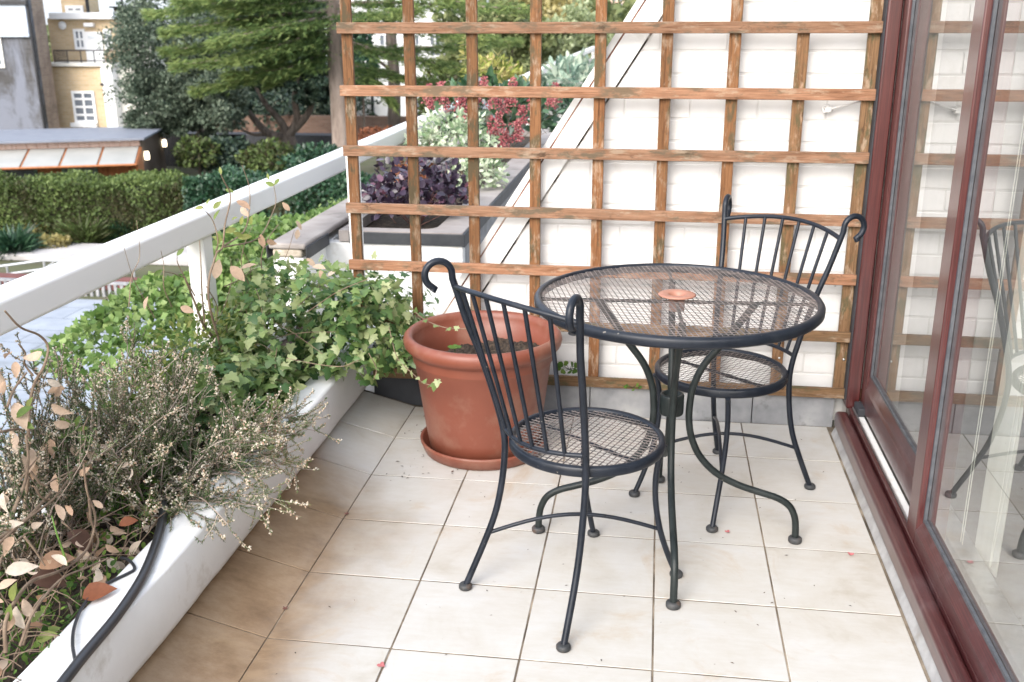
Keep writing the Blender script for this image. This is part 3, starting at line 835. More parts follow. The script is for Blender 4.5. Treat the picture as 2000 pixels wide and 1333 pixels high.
# ---- handrail
RX0, RX1, RZ0, RZ1 = -1.552, -1.460, .722, .805
def handrail(y0, y1, posts, label, base):
    h = thing('handrail', label, 'handrail', (-1.5, posts[0], base))
    MB().rbox(RX0, RX1, y0, y1, RZ0, RZ1, .011, 3).build('rail', 'rail', h)
    for y in posts: MB().rbox(-1.536, -1.474, y - .035, y + .035, base, RZ0 - .001, .005).build('post', 'rail', h)
    return h
handrail(-.5, 8.15, [.6, 3.13, 6.42], 'white wooden handrail running along the outer edge of the near planter', .30)
handrail(8.9, 23.5, [12.4, 16.0, 19.6, 23.2], 'farther white handrail seen through the trellis beyond the red flowered shrub', .45)

# ================================================================== NEXT DOOR, seen through the trellis
nb = thing('planter_trough', 'neighbouring white planter trough with grey felt coping and dark edge', 'planter', (-1.2, 6, 0))
NX0, NX1, NY0, NZ = -1.385, -.83, 4.26, .515
MB().rbox(NX0 - .22, NX1, NY0, NY0 + .06, .0, NZ - .055, .004).build('front_wall', 'white', nb)
MB().rbox(NX1 - .06, NX1 - .004, NY0 + .061, 8.6, .0, NZ - .056, .004).build('side_wall', 'lead', nb)
MB().rbox(NX0 + .045, NX1 + .004, NY0 - .012, NY0 - .0005, NZ - .056, NZ - .004, .002).build('edge_trim', 'edge', nb)
MB().rbox(NX1 + .0005, NX1 + .012, NY0 - .012, 8.6, NZ - .06, NZ - .003, .002).build('edge_trim', 'edge', nb)
# coping with a round-cornered opening
def coping(y0, y1, oy0, oy1):
    ox0, ox1, rr = NX0 + .02, NX1 - .135, .07
    b = MB()
    z0, z1 = NZ - .05, NZ
    b.box(NX0 - .004, NX1, y0, oy0, z0, z1)
    b.box(NX0 - .004, NX1, oy1, y1, z0, z1)
    b.box(ox1, NX1, oy0 + .0005, oy1 - .0005, z0, z1)
    b.box(NX0 - .004, ox0, oy0 + .0005, oy1 - .0005, z0, z1)
    for cx, sx in ((ox1 - .0005, -1), (ox0 + .0005, 1)):
        arc = [(cx + sx * rr * (1 - math.cos(R(q))), oy0 + .001 + rr * (1 - math.sin(R(q)))) for q in range(0, 91, 15)]
        b.prism_z([(cx, oy0 + .001)] + (arc if sx < 0 else arc[::-1]), z0, z1 - .0004)
    b.build('coping', 'felt_grey', nb)
    MB().box(ox0 - .03, ox1 + .03, oy0 - .03, oy1 + .03, NZ - .10, NZ - .055).build('soil', 'soil', nb)
coping(NY0, 8.6, NY0 + .075, 8.5)
# the outer parapet of the trough, starting nearer than the trough itself
MB().rbox(-1.585, -1.452, 3.965, 8.6, .15, .455, .004).build('outer_parapet', 'white', nb)
MB().rbox(-1.60, -1.438, 3.955, 8.6, .4905, .518, .009).build('outer_coping', 'felt_grey', nb)
MB().rbox(-1.436, -1.428, 3.95, 4.245, .452, .505, .002).build('edge_trim', 'edge', nb)
MB().rbox(-1.608, -1.602, 3.95, 8.6, .452, .505, .002).build('edge_trim', 'edge', nb)
st = MB().rbox(-1.585, -1.455, 3.958, 4.1, .456, .49, .01).build('rough_mortar', pmat('rough_mortar', [(0.35, 0.29, 0.22), (0.55, 0.5, 0.42)], 40, rough=1, bmp=1, bd=.01), nb)
pp = MB().tube([(-.815, 3.86, .245), (-.80, 8.6, .235)], .042, 14).build('gutter_pipe', 'felt')
tag(pp, 'black round felt roll lying along the foot of the neighbouring trough', 'pipe')
MB().rbox(-1.38, -.70, 3.85, 4.245, .06, .165, .006).build('base_ledge', 'white', nb)
far_block = MB().rbox(-1.42, -.70, 11.0, 12.0, .2, .62, .01).build('planter_block', 'white')
tag(far_block, 'white block end of the next trough beyond the red flowered shrub', 'planter')
far_tr = MB().rbox(-1.55, -.78, 12.001, 23.4, .2, .56, .01).build('planter_block', 'felt_grey')
tag(far_tr, 'grey trough far along the terrace under the silver plant', 'planter')
terrace = MB().box(-.84, .72, 3.815, 24, -.3, -.02).build('neighbour_terrace', 'mortar')
tag(terrace, kind='structure')
slab = MB().box(-1.62, .72, -.6, 24, -.6, -.31).build('terrace_slab', 'mortar')
tag(slab, kind='structure')

# ================================================================== TABLE, CHAIRS, POT
def expanded_metal(rad, lwd, swd, ang, hole=0.0, wd=.0012, th=.0009):
    """one sheet of diamond mesh cut to a disc"""
    segs = []
    nj, ni = int(rad / swd) + 3, int(rad / (lwd / 2)) + 3
    for j in range(-nj, nj + 1):
        prev = None
        for i in range(-ni, ni + 1):
            p = (i * lwd / 2, j * swd + (swd / 2) * (1 if (i + j) % 2 else -1) * .94)
            if prev is not None:
                m = math.hypot((p[0] + prev[0]) / 2, (p[1] + prev[1]) / 2)
                if hole < m < rad: segs.append((prev, p))
            prev = p
    S = np.array(segs)
    a, c = S[:, 0], S[:, 1]
    ca, sa = math.cos(ang), math.sin(ang)
    rot = np.array([[ca, sa], [-sa, ca]])
    a, c = a @ rot, c @ rot
    d = unit(c - a)
    nrm = np.stack([-d[:, 1], d[:, 0]], 1)
    N = len(S)
    def pt(p, on, oz): return np.concatenate([p + nrm * on, np.full((N, 1), oz)], 1)
    vs = np.stack([pt(a, wd, th * .6), pt(a, 0, th), pt(a, -wd, -th * .6), pt(a, 0, -th),
                   pt(c, wd, th * .6), pt(c, 0, th), pt(c, -wd, -th * .6), pt(c, 0, -th)], 1).reshape(-1, 3)
    q = np.array([(0, 1, 5, 4), (1, 2, 6, 5), (2, 3, 7, 6), (3, 0, 4, 7)])
    fs = (q[None] + (np.arange(N) * 8)[:, None, None]).reshape(-1, 4)
    return np_mesh('mesh_panel', vs, fs, 'mesh')

def foot_cap(b, x, y, r=.0175, h=.014):
    b.lathe([(0, 0), (r * .9, 0), (r, .003), (r, h - .004), (r * .82, h), (.009, h + .001), (0, h + .001)], (x, y, 0), 20)

# ---- table
tb = thing('table', 'round black iron patio table with a metal mesh top and orange centre ring', 'table', (.066, 2.606, 0), rotz=R(3))
TR_, TH_ = .377, .712
MB().lathe([(TR_ - .016, TH_ - .026), (TR_ - .004, TH_ - .027), (TR_, TH_ - .022), (TR_ + .0005, TH_ - .008), (TR_ - .004, TH_ - .001), (TR_ - .012, TH_ + .001), (TR_ - .018, TH_ - .002), (TR_ - .019, TH_ - .010)],
           (0, 0, 0), 96, True).build('rim', 'iron', tb, True)
o = bpy.data.objects.new('mesh_top', expanded_metal(TR_ - .012, .0188, .0100, R(-33), .026, .00115, .0009))
o.location = (0, 0, TH_ - .006); link(o, tb, True)
bar = MB()
for a in (0, 90):
    c_, s_ = math.cos(R(a)), math.sin(R(a))
    bar.tube([(-.365 * c_, -.365 * s_, TH_ - .017), (.365 * c_, .365 * s_, TH_ - .017)], .0055, 6)
bar.build('cross_bar', 'iron_green', tb, True)
MB().lathe([(.0225, TH_ + .0005), (.048, TH_ + .001), (.050, TH_ + .003), (.046, TH_ + .0058), (.026, TH_ + .0052), (.021, TH_ + .001), (.019, TH_ - .04), (.0205, TH_ - .04)], (0, 0, 0), 40, True).build('centre_ring', 'ring', tb, True)
leg_pts = [(.205, TH_ - .018), (.178, .655), (.128, .585), (.080, .52), (.056, .46), (.049, .41), (.049, .36), (.058, .31), (.083, .255), (.130, .205), (.190, .172), (.255, .150), (.305, .134), (.338, .112), (.355, .08), (.361, .045), (.3625, .008)]
leg_me = MB().tube(smooth_path([(r, 0, z) for r, z in leg_pts], 4), .0098, 12).mesh('leg', 'iron_green')
cap_b = MB(); foot_cap(cap_b, .3625, 0, .019, .016)
cap_me = cap_b.mesh('foot_cap', 'foot')
for a in (0, 90, 180, 270):
    lg = inst('leg', leg_me, tb, (0, 0, 0), (0, 0, R(a)), True)
    inst('foot_cap', cap_me, lg, local=True)
MB().lathe([(.024, .378), (.031, .378), (.033, .382), (.033, .432), (.031, .436), (.024, .436)], (0, 0, 0), 32, True).build('collar', 'iron_green', tb, True)

# ---- chairs
SEAT_Z, SEAT_R, SEAT_Y = .415, .196, .03
def make_chair(label):
    c = thing('chair', label, 'chair', (0, 0, 0), 'black iron chairs at the patio table')
    MB().lathe([(SEAT_R - .012, SEAT_Z - .026), (SEAT_R - .002, SEAT_Z - .026), (SEAT_R, SEAT_Z - .022), (SEAT_R, SEAT_Z - .006), (SEAT_R - .005, SEAT_Z), (SEAT_R - .013, SEAT_Z - .001), (SEAT_R - .017, SEAT_Z - .008)],
               (0, SEAT_Y, 0), 72, True).build('seat_ring', 'iron', c, True)
    o = bpy.data.objects.new('mesh_seat', expanded_metal(SEAT_R - .012, .0215, .0112, R(62), 0, .0013, .001))
    o.location = (0, SEAT_Y, SEAT_Z - .007); link(o, c, True)
    bar = MB()
    bar.tube([(-.18, SEAT_Y, SEAT_Z - .020), (.18, SEAT_Y, SEAT_Z - .020)], .005, 6)
    bar.build('seat_brace', 'iron', c, True)
    top = {}
    for s in (-1, 1):
        w_, y_, z_ = .208, -.219, .809
        pts = [(.180, -.225, .006), (.162, -.176, .12), (.150, -.147, .20), (.1435, -.130, .28), (.141, -.121, .36), (.1425, -.122, .42), (.152, -.137, .50), (.171, -.167, .62), (.191, -.198, .72), (w_, y_, z_)]
        pts = smooth_path([(s * x, y, z) for x, y, z in pts], 4)
        hd = Vector((s * .42, -.91, 0)).normalized()
        base = Vector((s * w_, y_, z_))
        up_ = (Vector(pts[-1]) - Vector(pts[-2])).normalized()
        pts.append(base + up_ * .014)
        cen = base + up_ * .020 + hd * .032 + Vector((0, 0, .006))
        for q in np.linspace(165, -72, 18):
            pts.append(cen + hd * (.033 * math.cos(R(q))) + Vector((0, 0, .033 * math.sin(R(q)))))
        pts.append(pts[-1] + (hd * .5 + Vector((0, 0, -.5))) * -.004 + hd * .012 * 0 + Vector((0, 0, -.010)) - hd * -.008)
        MB().tube(pts, .0085, 10).build('back_post', 'iron', c, True)
        fb = MB(); foot_cap(fb, s * .180, -.225); fb.build('foot_cap', 'foot', c, True)
        fp = [(.1505, .226, .006), (.139, .196, .08), (.131, .170, .16), (.127, .155, .24), (.127, .153, .31), (.131, .163, .37), (.136, .172, SEAT_Z - .024)]
        MB().tube(smooth_path([(s * x, y, z) for x, y, z in fp], 4), .0078, 10).build('front_leg', 'iron', c, True)
        fb = MB(); foot_cap(fb, s * .1505, .226); fb.build('foot_cap', 'foot', c, True)
    def railp(t, x_, y0, z0, bow, arch):      # t in -1..1
        return Vector((x_ * t, y0 - bow * (1 - t * t), z0 + arch * (1 - t * t)))
    MB().tube([railp(t, .204, -.218, .803, .058, .022) for t in np.linspace(-1, 1, 22)], .0068, 8).build('top_rail', 'iron', c, True)
    MB().tube([railp(t, .143, -.126, .452, .052, -.004) for t in np.linspace(-1, 1, 18)], .006, 8).build('lower_rail', 'iron', c, True)
    for k in range(6):
        t = -1 + 2 * (k + 1) / 7
        MB().tube([railp(t, .143, -.126, .452, .052, -.004), railp(t, .204, -.218, .803, .058, .022)], .0052, 8).build('spindle', 'iron', c, True)
    for s in (-1, 1):
        a, e = Vector((s * .157, -.162, .152)), Vector((-s * .1315, .172, .155))
        pts = [a.lerp(e, t) + Vector((0, 0, .048 * math.sin(math.pi * t) + s * .004)) for t in np.linspace(0, 1, 16)]
        MB().tube(pts, .0052, 8).build('stretcher', 'iron', c, True)
    return c
def copy_thing(src):
    r = src.copy(); col.objects.link(r)
    for ch in src.children:
        k = ch.copy(); k.parent = r; col.objects.link(k)
    return r
ch1 = make_chair('black iron mesh seat chair in front of the table and overlapping the terracotta pot')
ch2 = copy_thing(ch1)
ch2['label'] = 'black iron mesh seat chair behind the table with its back to the glass door corner'
fx, fy = .64, .77
rot1 = math.atan2(-fx, fy)
ch1.location = (-.166, 2.316, 0); ch1.rotation_euler = (0, 0, rot1)
ch2.location = (.233, 2.929, 0); ch2.rotation_euler = (0, 0, rot1 + math.pi - R(1))

# ---- terracotta pot on its saucer
PX, PY = -.553, 3.165
pot = thing('plant_pot', 'large round terracotta coloured plastic pot standing on its saucer in the corner', 'plant pot', (PX, PY, 0))
MB().lathe([(0, .004), (.188, .004), (.196, .008), (.208, .042), (.214, .046), (.219, .043), (.218, .036), (.205, .003), (.198, 0), (0, 0)], (PX, PY, 0), 72).build('saucer', 'terracotta', pot)
MB().lathe([(0, .012), (.178, .012), (.186, .018), (.196, .08), (.197, .084), (.2285, .318), (.234, .325), (.2355, .332), (.2365, .352), (.241, .360), (.252, .366), (.262, .378), (.2655, .393), (.262, .408), (.252, .417), (.243, .417), (.235, .410),
            (.231, .395), (.2275, .372), (.2235, .368), (.216, .30), (.20, .20), (0, .20)], (PX, PY, 0), 96).build('pot_body', 'terracotta', pot)
n = 44
g = np.linspace(-1, 1, n)
X, Y = np.meshgrid(g, g, indexing='ij')
rr = np.maximum(np.sqrt(X * X + Y * Y), 1e-6)
k = np.maximum(np.abs(X), np.abs(Y)) / rr
SX, SY = X * k * .2155, Y * k * .2155
SZ = .312 + .012 * np.sin(SX * 30 + 1) * np.cos(SY * 26) + .02 * SX / .2 + rng.normal(0, .0045, X.shape)
V = np.stack([SX + PX, SY + PY, SZ], -1).reshape(-1, 3)
a0 = (np.arange(n - 1)[:, None] * n + np.arange(n - 1)[None]).ravel()
o = bpy.data.objects.new('soil', np_mesh('soil', V, np.stack([a0, a0 + n, a0 + n + 1, a0 + 1], 1), 'soil', None, True)); link(o, pot)
sd = thing('seedling', 'tiny round leaved green seedling growing in the terracotta pot', 'seedling', (PX - .095, PY + .01, .30))
MB().tube([(PX - .095, PY + .01, .295), (PX - .098, PY + .005, .35)], .0018, 6).build('stem', 'moss', sd)
c0 = np.array([(PX - .098, PY + .005, .352)])
for a in range(4):
    d = np.array([[math.cos(a * 1.7), math.sin(a * 1.7), .25]])
    leaf_parts(sd, ROUND, c0, d, np.array([[0, -.4, 1.0]]), np.array([.024]), np.array([.45 + .1 * a]), 'moss', 1)

# ---- black irrigation hose on the coping
hz = PLZ + .0115
hp = [(118, 1340), (165, 1280), (228, 1204), (276, 1131), (303, 1068), (316, 1020), (318, 975)]
hose = thing('hose', 'black irrigation hose with a thin side tube lying on the white coping', 'hose', at(228, 1204, Z=hz))
pts = [at(*p, Z=hz) for p in hp]
pts = [pts[0] + (pts[0] - pts[1]) * 4] + pts
pts[-1].z -= .02
pts.append(pts[-1] + Vector((-.06, .10, -.05)))
MB().tube(smooth_path(pts, 6), .0108, 12).build('main_tube', 'rubber', hose)
tz = PLZ + .0045
tp = [at(150, 1303, Z=hz + .004), at(142, 1262, Z=tz + .006), at(146, 1222, Z=tz + .002), at(166, 1178, Z=tz), at(205, 1143, Z=tz), at(247, 1122, Z=tz), at(262, 1113, Z=tz), at(260, 1103, Z=tz), at(249, 1093, Z=tz + .003), at(236, 1090, Z=tz)]
MB().tube(smooth_path(tp, 6), .0036, 8).build('side_tube', 'rubber', hose)

# ---- fallen bits on the tiles
for (px, py, s, lab) in ((745, 1301, .011, 'dark pink fallen petal lying on the tile joint nearest the camera'), (1661, 1084, .010, 'bright pink fallen petal on the tiles beside the door sill'),
                         (1421, 1040, .009, 'pink fallen petal beside the foot of the rear chair')):
    p = at(px, py, Z=.002)
    pt = thing('petal', lab, 'petal', p, 'pink petals on the tiles')
    for k in range(3):
        d = np.array([[math.cos(k * 2.1 + px), math.sin(k * 2.1 + px), .3]])
        leaf_parts(pt, ROUND, np.array([tuple(p + Vector((0, 0, .001)))]), d, np.array([[.2, -.3, 1]]), np.array([s]), np.array([.75]), 'redbud', 1, name='petal_lobe')
N = 150
pos = np.stack([rng.uniform(-.86, .6, N), rng.uniform(1.5, 3.45, N), np.full(N, .0015)], 1)
e = rng.uniform(0, 1, 46)
pos[:46, 0] = rng.uniform(-.86, -.60, 46); pos[:46, 1] = rng.uniform(2.85, 3.4, 46)
ang_ = rng.uniform(0, 6.28, N)
leafmass('debris', None, LEAFQ, pos, np.stack([np.cos(ang_), np.sin(ang_), np.full(N, .08)], 1), np.tile([[0, 0, 1.]], (N, 1)), np.where(np.arange(N) < 46, n01(N, .006, .017), n01(N, .003, .011)), n01(N, 0, 1), 'crumb', wide=.6)
tag(bpy.data.objects['debris'], 'scattered crumbs and dry bits on the tiled floor', 'debris')
cu = [(712, 815), (722, 825), (738, 831), (746, 829)]
tw = MB().tube(smooth_path([at(*p, Z=.004) for p in cu], 5), .0012, 6)
q = at(746, 830, Z=.006)
tw.lathe([(0, -.005), (.006, -.002), (.005, .003), (0, .004)], q, 8)
tag(tw.build('dry_twig', 'twig'), 'small curled dry twig on the tile beside the terracotta pot', 'twig')
for (px, py, X0) in ((677, 1004, 0), (557, 1189, 1)):
    p = at(px, py, Z=.003)
    b = MB()
    for k in range(4):
        a = k * 1.57 + X0
        b.tube([p, p + Vector((.007 * math.cos(a), .007 * math.sin(a), .003))], [.0025, .0012], 6)
    tag(b.build('dry_seed', 'twig_red'), ('reddish seed husk on the stained tile joint below the heather', 'reddish seed husk on the stained tile joint nearest the camera')[X0], 'seed')

# ================================================================== PLANTS IN OUR PLANTER
def V3(p): return np.array(tuple(p))

def heather(label, base, n_main, dirs, L, droop, dens=1.0, upw=.6, tint0=0.0):
    """many wiry stems with side sprigs, needles along them and dry bells near the tips"""
    h = thing('heather', label, 'heather', base)
    stems, npos, ndir, bpos, bdir = MB(), [], [], [], []
    for k in range(n_main):
        d = np.array(dirs[k % len(dirs)]) + rng.normal(0, .28, 3)
        d = d / np.linalg.norm(d)
        ln = rng.uniform(*L)
        p = np.array(base) + np.array([rng.normal(0, .045), rng.normal(0, .09), 0])
        pts = [p.copy()]
        m = 9
        for i in range(m):
            d = d + np.array([0, 0, -droop * (i / m) ** 2]) + rng.normal(0, .10, 3)
            if p[2] < .27 and p[0] > -1.18: d[2] = max(d[2], .05)
            if p[0] > -.98: d[0] *= .5
            if p[0] < -1.46 and p[2] < .9: d[0] = abs(d[0]) * .3
            d = d / np.linalg.norm(d)
            p = p + d * ln / m
            if -1.165 < p[0] < -1.045: p[2] = max(p[2], .243)
            pts.append(p.copy())
        stems.tube(pts, list(np.linspace(.0028, .0010, len(pts))), 4, cap=False)
        for i in range(3, m + 1):
            for _ in range(2 if i < m else 3):
                if rng.random() > dens: continue
                td = unit(pts[i] - pts[i - 1])
                sd = td * .9 + rng.normal(0, .55, 3) + np.array([0, 0, upw * .55])
                sd = sd / np.linalg.norm(sd)
                sl_ = rng.uniform(.045, .115)
                q, qs = pts[i].copy(), [pts[i].copy()]
                for j in range(5):
                    sd = unit(sd + rng.normal(0, .10, 3) + np.array([0, 0, .06 * upw]))
                    q = q + sd * sl_ / 5
                    if -1.165 < q[0] < -1.045: q[2] = max(q[2], .243)      # rests on the coping
                    qs.append(q.copy())
                stems.tube(qs, [.0014] * 5 + [.0008], 3, cap=False)
                qs = np.array(qs)
                nn = 78
                t = rng.random(nn) * 4.999
                i0 = t.astype(int)
                fr = (t - i0)[:, None]
                npos.append(qs[i0] * (1 - fr) + qs[i0 + 1] * fr)
                ndir.append(unit(np.tile(sd, (nn, 1)) * .9 + rng.normal(0, .6, (nn, 3))))
                if rng.random() < .56:
                    nb_ = int(rng.integers(9, 20))
                    t = (1 - rng.random(nb_) ** 1.3 * .62) * 4.999
                    i0 = t.astype(int)
                    fr = (t - i0)[:, None]
                    bd = unit(np.tile(sd, (nb_, 1)) * .35 + rng.normal(0, .6, (nb_, 3)))
                    bpos.append(qs[i0] * (1 - fr) + qs[i0 + 1] * fr + bd * .002)
                    bdir.append(bd)
    stems.build('stems', 'twig_grey', h, kind='stuff')
    npos, ndir = np.concatenate(npos), np.concatenate(ndir)
    leafmass('needles', h, NEED, npos, ndir, sph(len(npos)), n01(len(npos), .006, .0105), tint0 + .25 * np.sin(npos[:, 0] * 14 + npos[:, 1] * 9) + n01(len(npos), .15, .75), 'heath', wide=1.25)
    bpos, bdir = np.concatenate(bpos), np.concatenate(bdir)
    leafmass('bells', h, BELL, bpos, bdir, sph(len(bpos)), n01(len(bpos), .005, .0085), n01(len(bpos), 0, 1) ** .8, 'heathflower')
    return h

heather('upright heather with dry cream bells growing below the handrail', (-1.40, 2.36, .17), 64,
        [(-.25, .1, 1), (.05, .35, 1), (-.1, -.6, .9), (-.2, -.2, 1), (.25, .1, 1), (.1, .7, .7), (-.1, -.9, .6), (.3, -.4, .8)], (.20, .37), .12, .85, .8)
heather('airy heather at the left behind the dead tan leaves', (-1.42, 2.02, .17), 58,
        [(-.15, -.2, 1), (-.1, .4, .9), (.1, -.6, .9), (-.2, .1, 1), (.2, .2, 1)], (.24, .46), .08, .85, .9)
heather('sprawling heather with grey bare stems flopping over the white coping', (-1.25, 2.34, .18), 44,
        [(.8, .45, .40), (.9, .1, .36), (.8, -.3, .30), (.6, .8, .42), (.35, .1, .7), (.6, -.6, .32), (.9, .25, .42), (.3, -.8, .32)], (.20, .38), .35, .9, .35, .08)

# ---- shrub with dead tan leaves, front left
ds = thing('dying_shrub', 'leggy shrub with bare stems and dead tan leaves at the lower left', 'shrub', (-1.33, 1.62, .17))
stems = [
    ([(46, 1010), (48, 900), (56, 820), (66, 755), (76, 715), (86, 678), (78, 655), (42, 640), (14, 608)], -1.36, .0042),
    ([(70, 735), (62, 712), (48, 690), (34, 672)], -1.36, .0026), ([(8, 795), (28, 760), (50, 728)], -1.36, .0034),
    ([(-10, 845), (30, 838), (52, 842)], -1.35, .003),
    ([(-15, 1060), (30, 1030), (80, 990), (120, 950), (150, 905)], -1.30, .0046), ([(-15, 1075), (50, 1020), (104, 975), (146, 930), (160, 895)], -1.28, .0032),
    ([(8, 1035), (36, 985), (52, 940), (55, 895), (50, 850)], -1.31, .0045), ([(-10, 998), (30, 955), (54, 915), (90, 870)], -1.33, .003),
    ([(70, 950), (78, 972), (100, 977), (125, 955)], -1.29, .0028), ([(55, 920), (80, 948), (110, 938), (158, 912)], -1.27, .003),
    ([(4, 1275), (12, 1215), (30, 1165), (62, 1135), (110, 1118), (150, 1095), (178, 1062), (186, 1010), (172, 962), (162, 905)], -1.20, .0042),
    ([(38, 1262), (58, 1205), (90, 1160), (128, 1128), (168, 1110), (206, 1090)], -1.17, .0032), ([(170, 975), (182, 1020), (190, 1060), (176, 1090), (160, 1120)], -1.2, .003),
    ([(52, 1260), (52, 1225), (62, 1190), (84, 1160)], -1.2, .003), ([(60, 1050), (72, 1075), (78, 1105)], -1.22, .003), ([(120, 1020), (128, 1032), (155, 1048)], -1.2, .002),
    ([(-10, 920), (40, 930), (75, 915)], -1.36, .003), ([(200, 890), (222, 872), (214, 850)], -1.26, .002), ([(150, 890), (168, 860), (160, 838), (170, 815)], -1.28, .0024),
    ([(90, 1075), (140, 1055), (196, 1022), (240, 985)], -1.22, .002), ([(-8, 1130), (20, 1080), (60, 1035)], -1.27, .0028),
]
for ppx, X, r in stems:
    pts = [at(px, py, X=X) for px, py in ppx]
    pts = smooth_path([p + Vector((rng.normal(0, .006), 0, 0)) for p in pts], 4)
    MB().tube(pts, list(np.linspace(r, r * .55, len(pts))), 7).build('stem', 'twig', ds)
dl = [(58, 872, -80, 62, .62), (84, 870, -100, 58, .55), (98, 858, -75, 44, .3), (28, 786, -60, 66, .55), (8, 770, 110, 50, .5), (100, 790, -25, 52, .6), (104, 826, -15, 40, .55),
      (128, 758, -170, 38, .35), (108, 776, 60, 34, .35), (92, 742, -35, 34, .85), (44, 700, 12, 46, .5), (22, 690, 200, 38, .4), (30, 706, -75, 38, .45), (8, 745, -90, 34, .4),
      (142, 868, -80, 32, .5), (168, 884, -30, 36, .5), (196, 868, -35, 46, .6), (206, 884, -60, 26, .8), (112, 962, 110, 44, .45), (108, 985, -60, 40, .5), (24, 1048, -95, 48, .4), (6, 960, -85, 50, .9), (10, 985, 70, 38, .8),
      (14, 1026, 10, 40, .95), (60, 1030, 20, 32, .7), (210, 1038, -95, 40, .95), (214, 1030, -20, 40, .65), (206, 1064, -40, 34, .45), (196, 1090, -120, 38, .8), (208, 1090, -50, 42, .9), (222, 1098, -40, 34, .8),
      (100, 1085, -30, 40, .95), (10, 1118, 8, 68, 1), (-4, 1150, 30, 40, .6), (190, 1108, -85, 48, .95), (196, 1120, -60, 50, .85), (30, 1185, -80, 60, .9), (45, 1170, -60, 46, .6), (24, 1200, -110, 44, .4), (58, 1195, -20, 30, .7), (176, 1085, 160, 30, .5), (225, 1042, 20, 26, .6), (40, 860, -95, 40, .7), (20, 840, -70, 44, .55), (70, 905, -100, 40, .35), (155, 930, 40, 30, .4)]
P, D, Nn, S, T = [], [], [], [], []
for px, py, a, ln, ti in dl:
    X = -1.35 if py < 930 else (-1.27 if py < 1060 else -1.20)
    p = at(px, py, X=X)
    s = ln / (F_PX / (p - CAM).dot(FWD))
    d = RT * math.cos(R(a)) + UP * math.sin(R(a)) + FWD * rng.normal(0, .35)
    nn = -FWD + RT * rng.normal(0, .45) + UP * rng.normal(.2, .45)
    P.append(V3(p)); D.append(V3(d)); Nn.append(V3(nn)); S.append(s * 1.05); T.append(ti)
for k in range(3):
    q = [i for i in range(len(P)) if i % 3 == k]
    leaf_parts(ds, CRISP[k], [P[i] for i in q], [D[i] for i in q], [Nn[i] for i in q], np.array(S)[q] * .86, np.array(T)[q], 'dead', 300, 'dead_leaf', wide=.92)
N = 90
pos = np.stack([rng.uniform(-1.46, -1.2, N), rng.uniform(1.4, 2.1, N), rng.uniform(.22, .46, N)], 1)
for k in range(3):
    q = slice(k * 30, k * 30 + 30)
    leaf_parts(ds, CRISP[k], pos[q], unit(rng.normal(0, 1, (30, 3)) + np.array([0, 0, -.6])), sph(30), n01(30, .014, .032), n01(30, .2, 1), 'dead', 30, 'dead_leaf', wide=.9)
tg = MB()
for k in range(85):
    p = np.array([rng.uniform(-1.45, -1.18), rng.uniform(1.35, 2.05), .18])
    d = unit(np.array([rng.normal(-.1, .5), rng.normal(.3, .7), .75]))
    qs, ln = [p.copy()], rng.uniform(.10, .30)
    for j in range(6):
        d = unit(d + rng.normal(0, .22, 3) + np.array([0, 0, -.08 * j]))
        p = p + d * ln / 6
        if p[0] > -1.14: d[0] = -abs(d[0])
        qs.append(p.copy())
    tg.tube(qs, list(np.linspace(rng.uniform(.0012, .0026), .0008, 7)), 5, cap=False)
tg.build('twigs', 'twig', ds, kind='stuff')
P, D, Nn, S = [], [], [], []
for px, py, a, ln in [(146, 835, 60, 30), (150, 840, 10, 28), (140, 836, 130, 30), (152, 852, -20, 26), (136, 850, 190, 26), (30, 815, 30, 46), (52, 800, 60, 30), (40, 825, -20, 34), (164, 932, 90, 26), (60, 1215, 40, 40), (70, 1250, 20, 52), (22, 1175, 70, 44), (18, 1215, 80, 40), (84, 1240, 25, 44)]:
    p = at(px, py, X=-1.34 if py < 940 else -1.2)
    P.append(V3(p)); D.append(V3(RT * math.cos(R(a)) + UP * math.sin(R(a)) - FWD * .3)); Nn.append(V3(-FWD + UP * .6)); S.append(ln / (F_PX / (p - CAM).dot(FWD)))
leaf_parts(ds, OVAL, P, D, Nn, np.array(S), n01(len(P), .25, .8), 'fresh', 60, 'green_leaf', wide=.8)

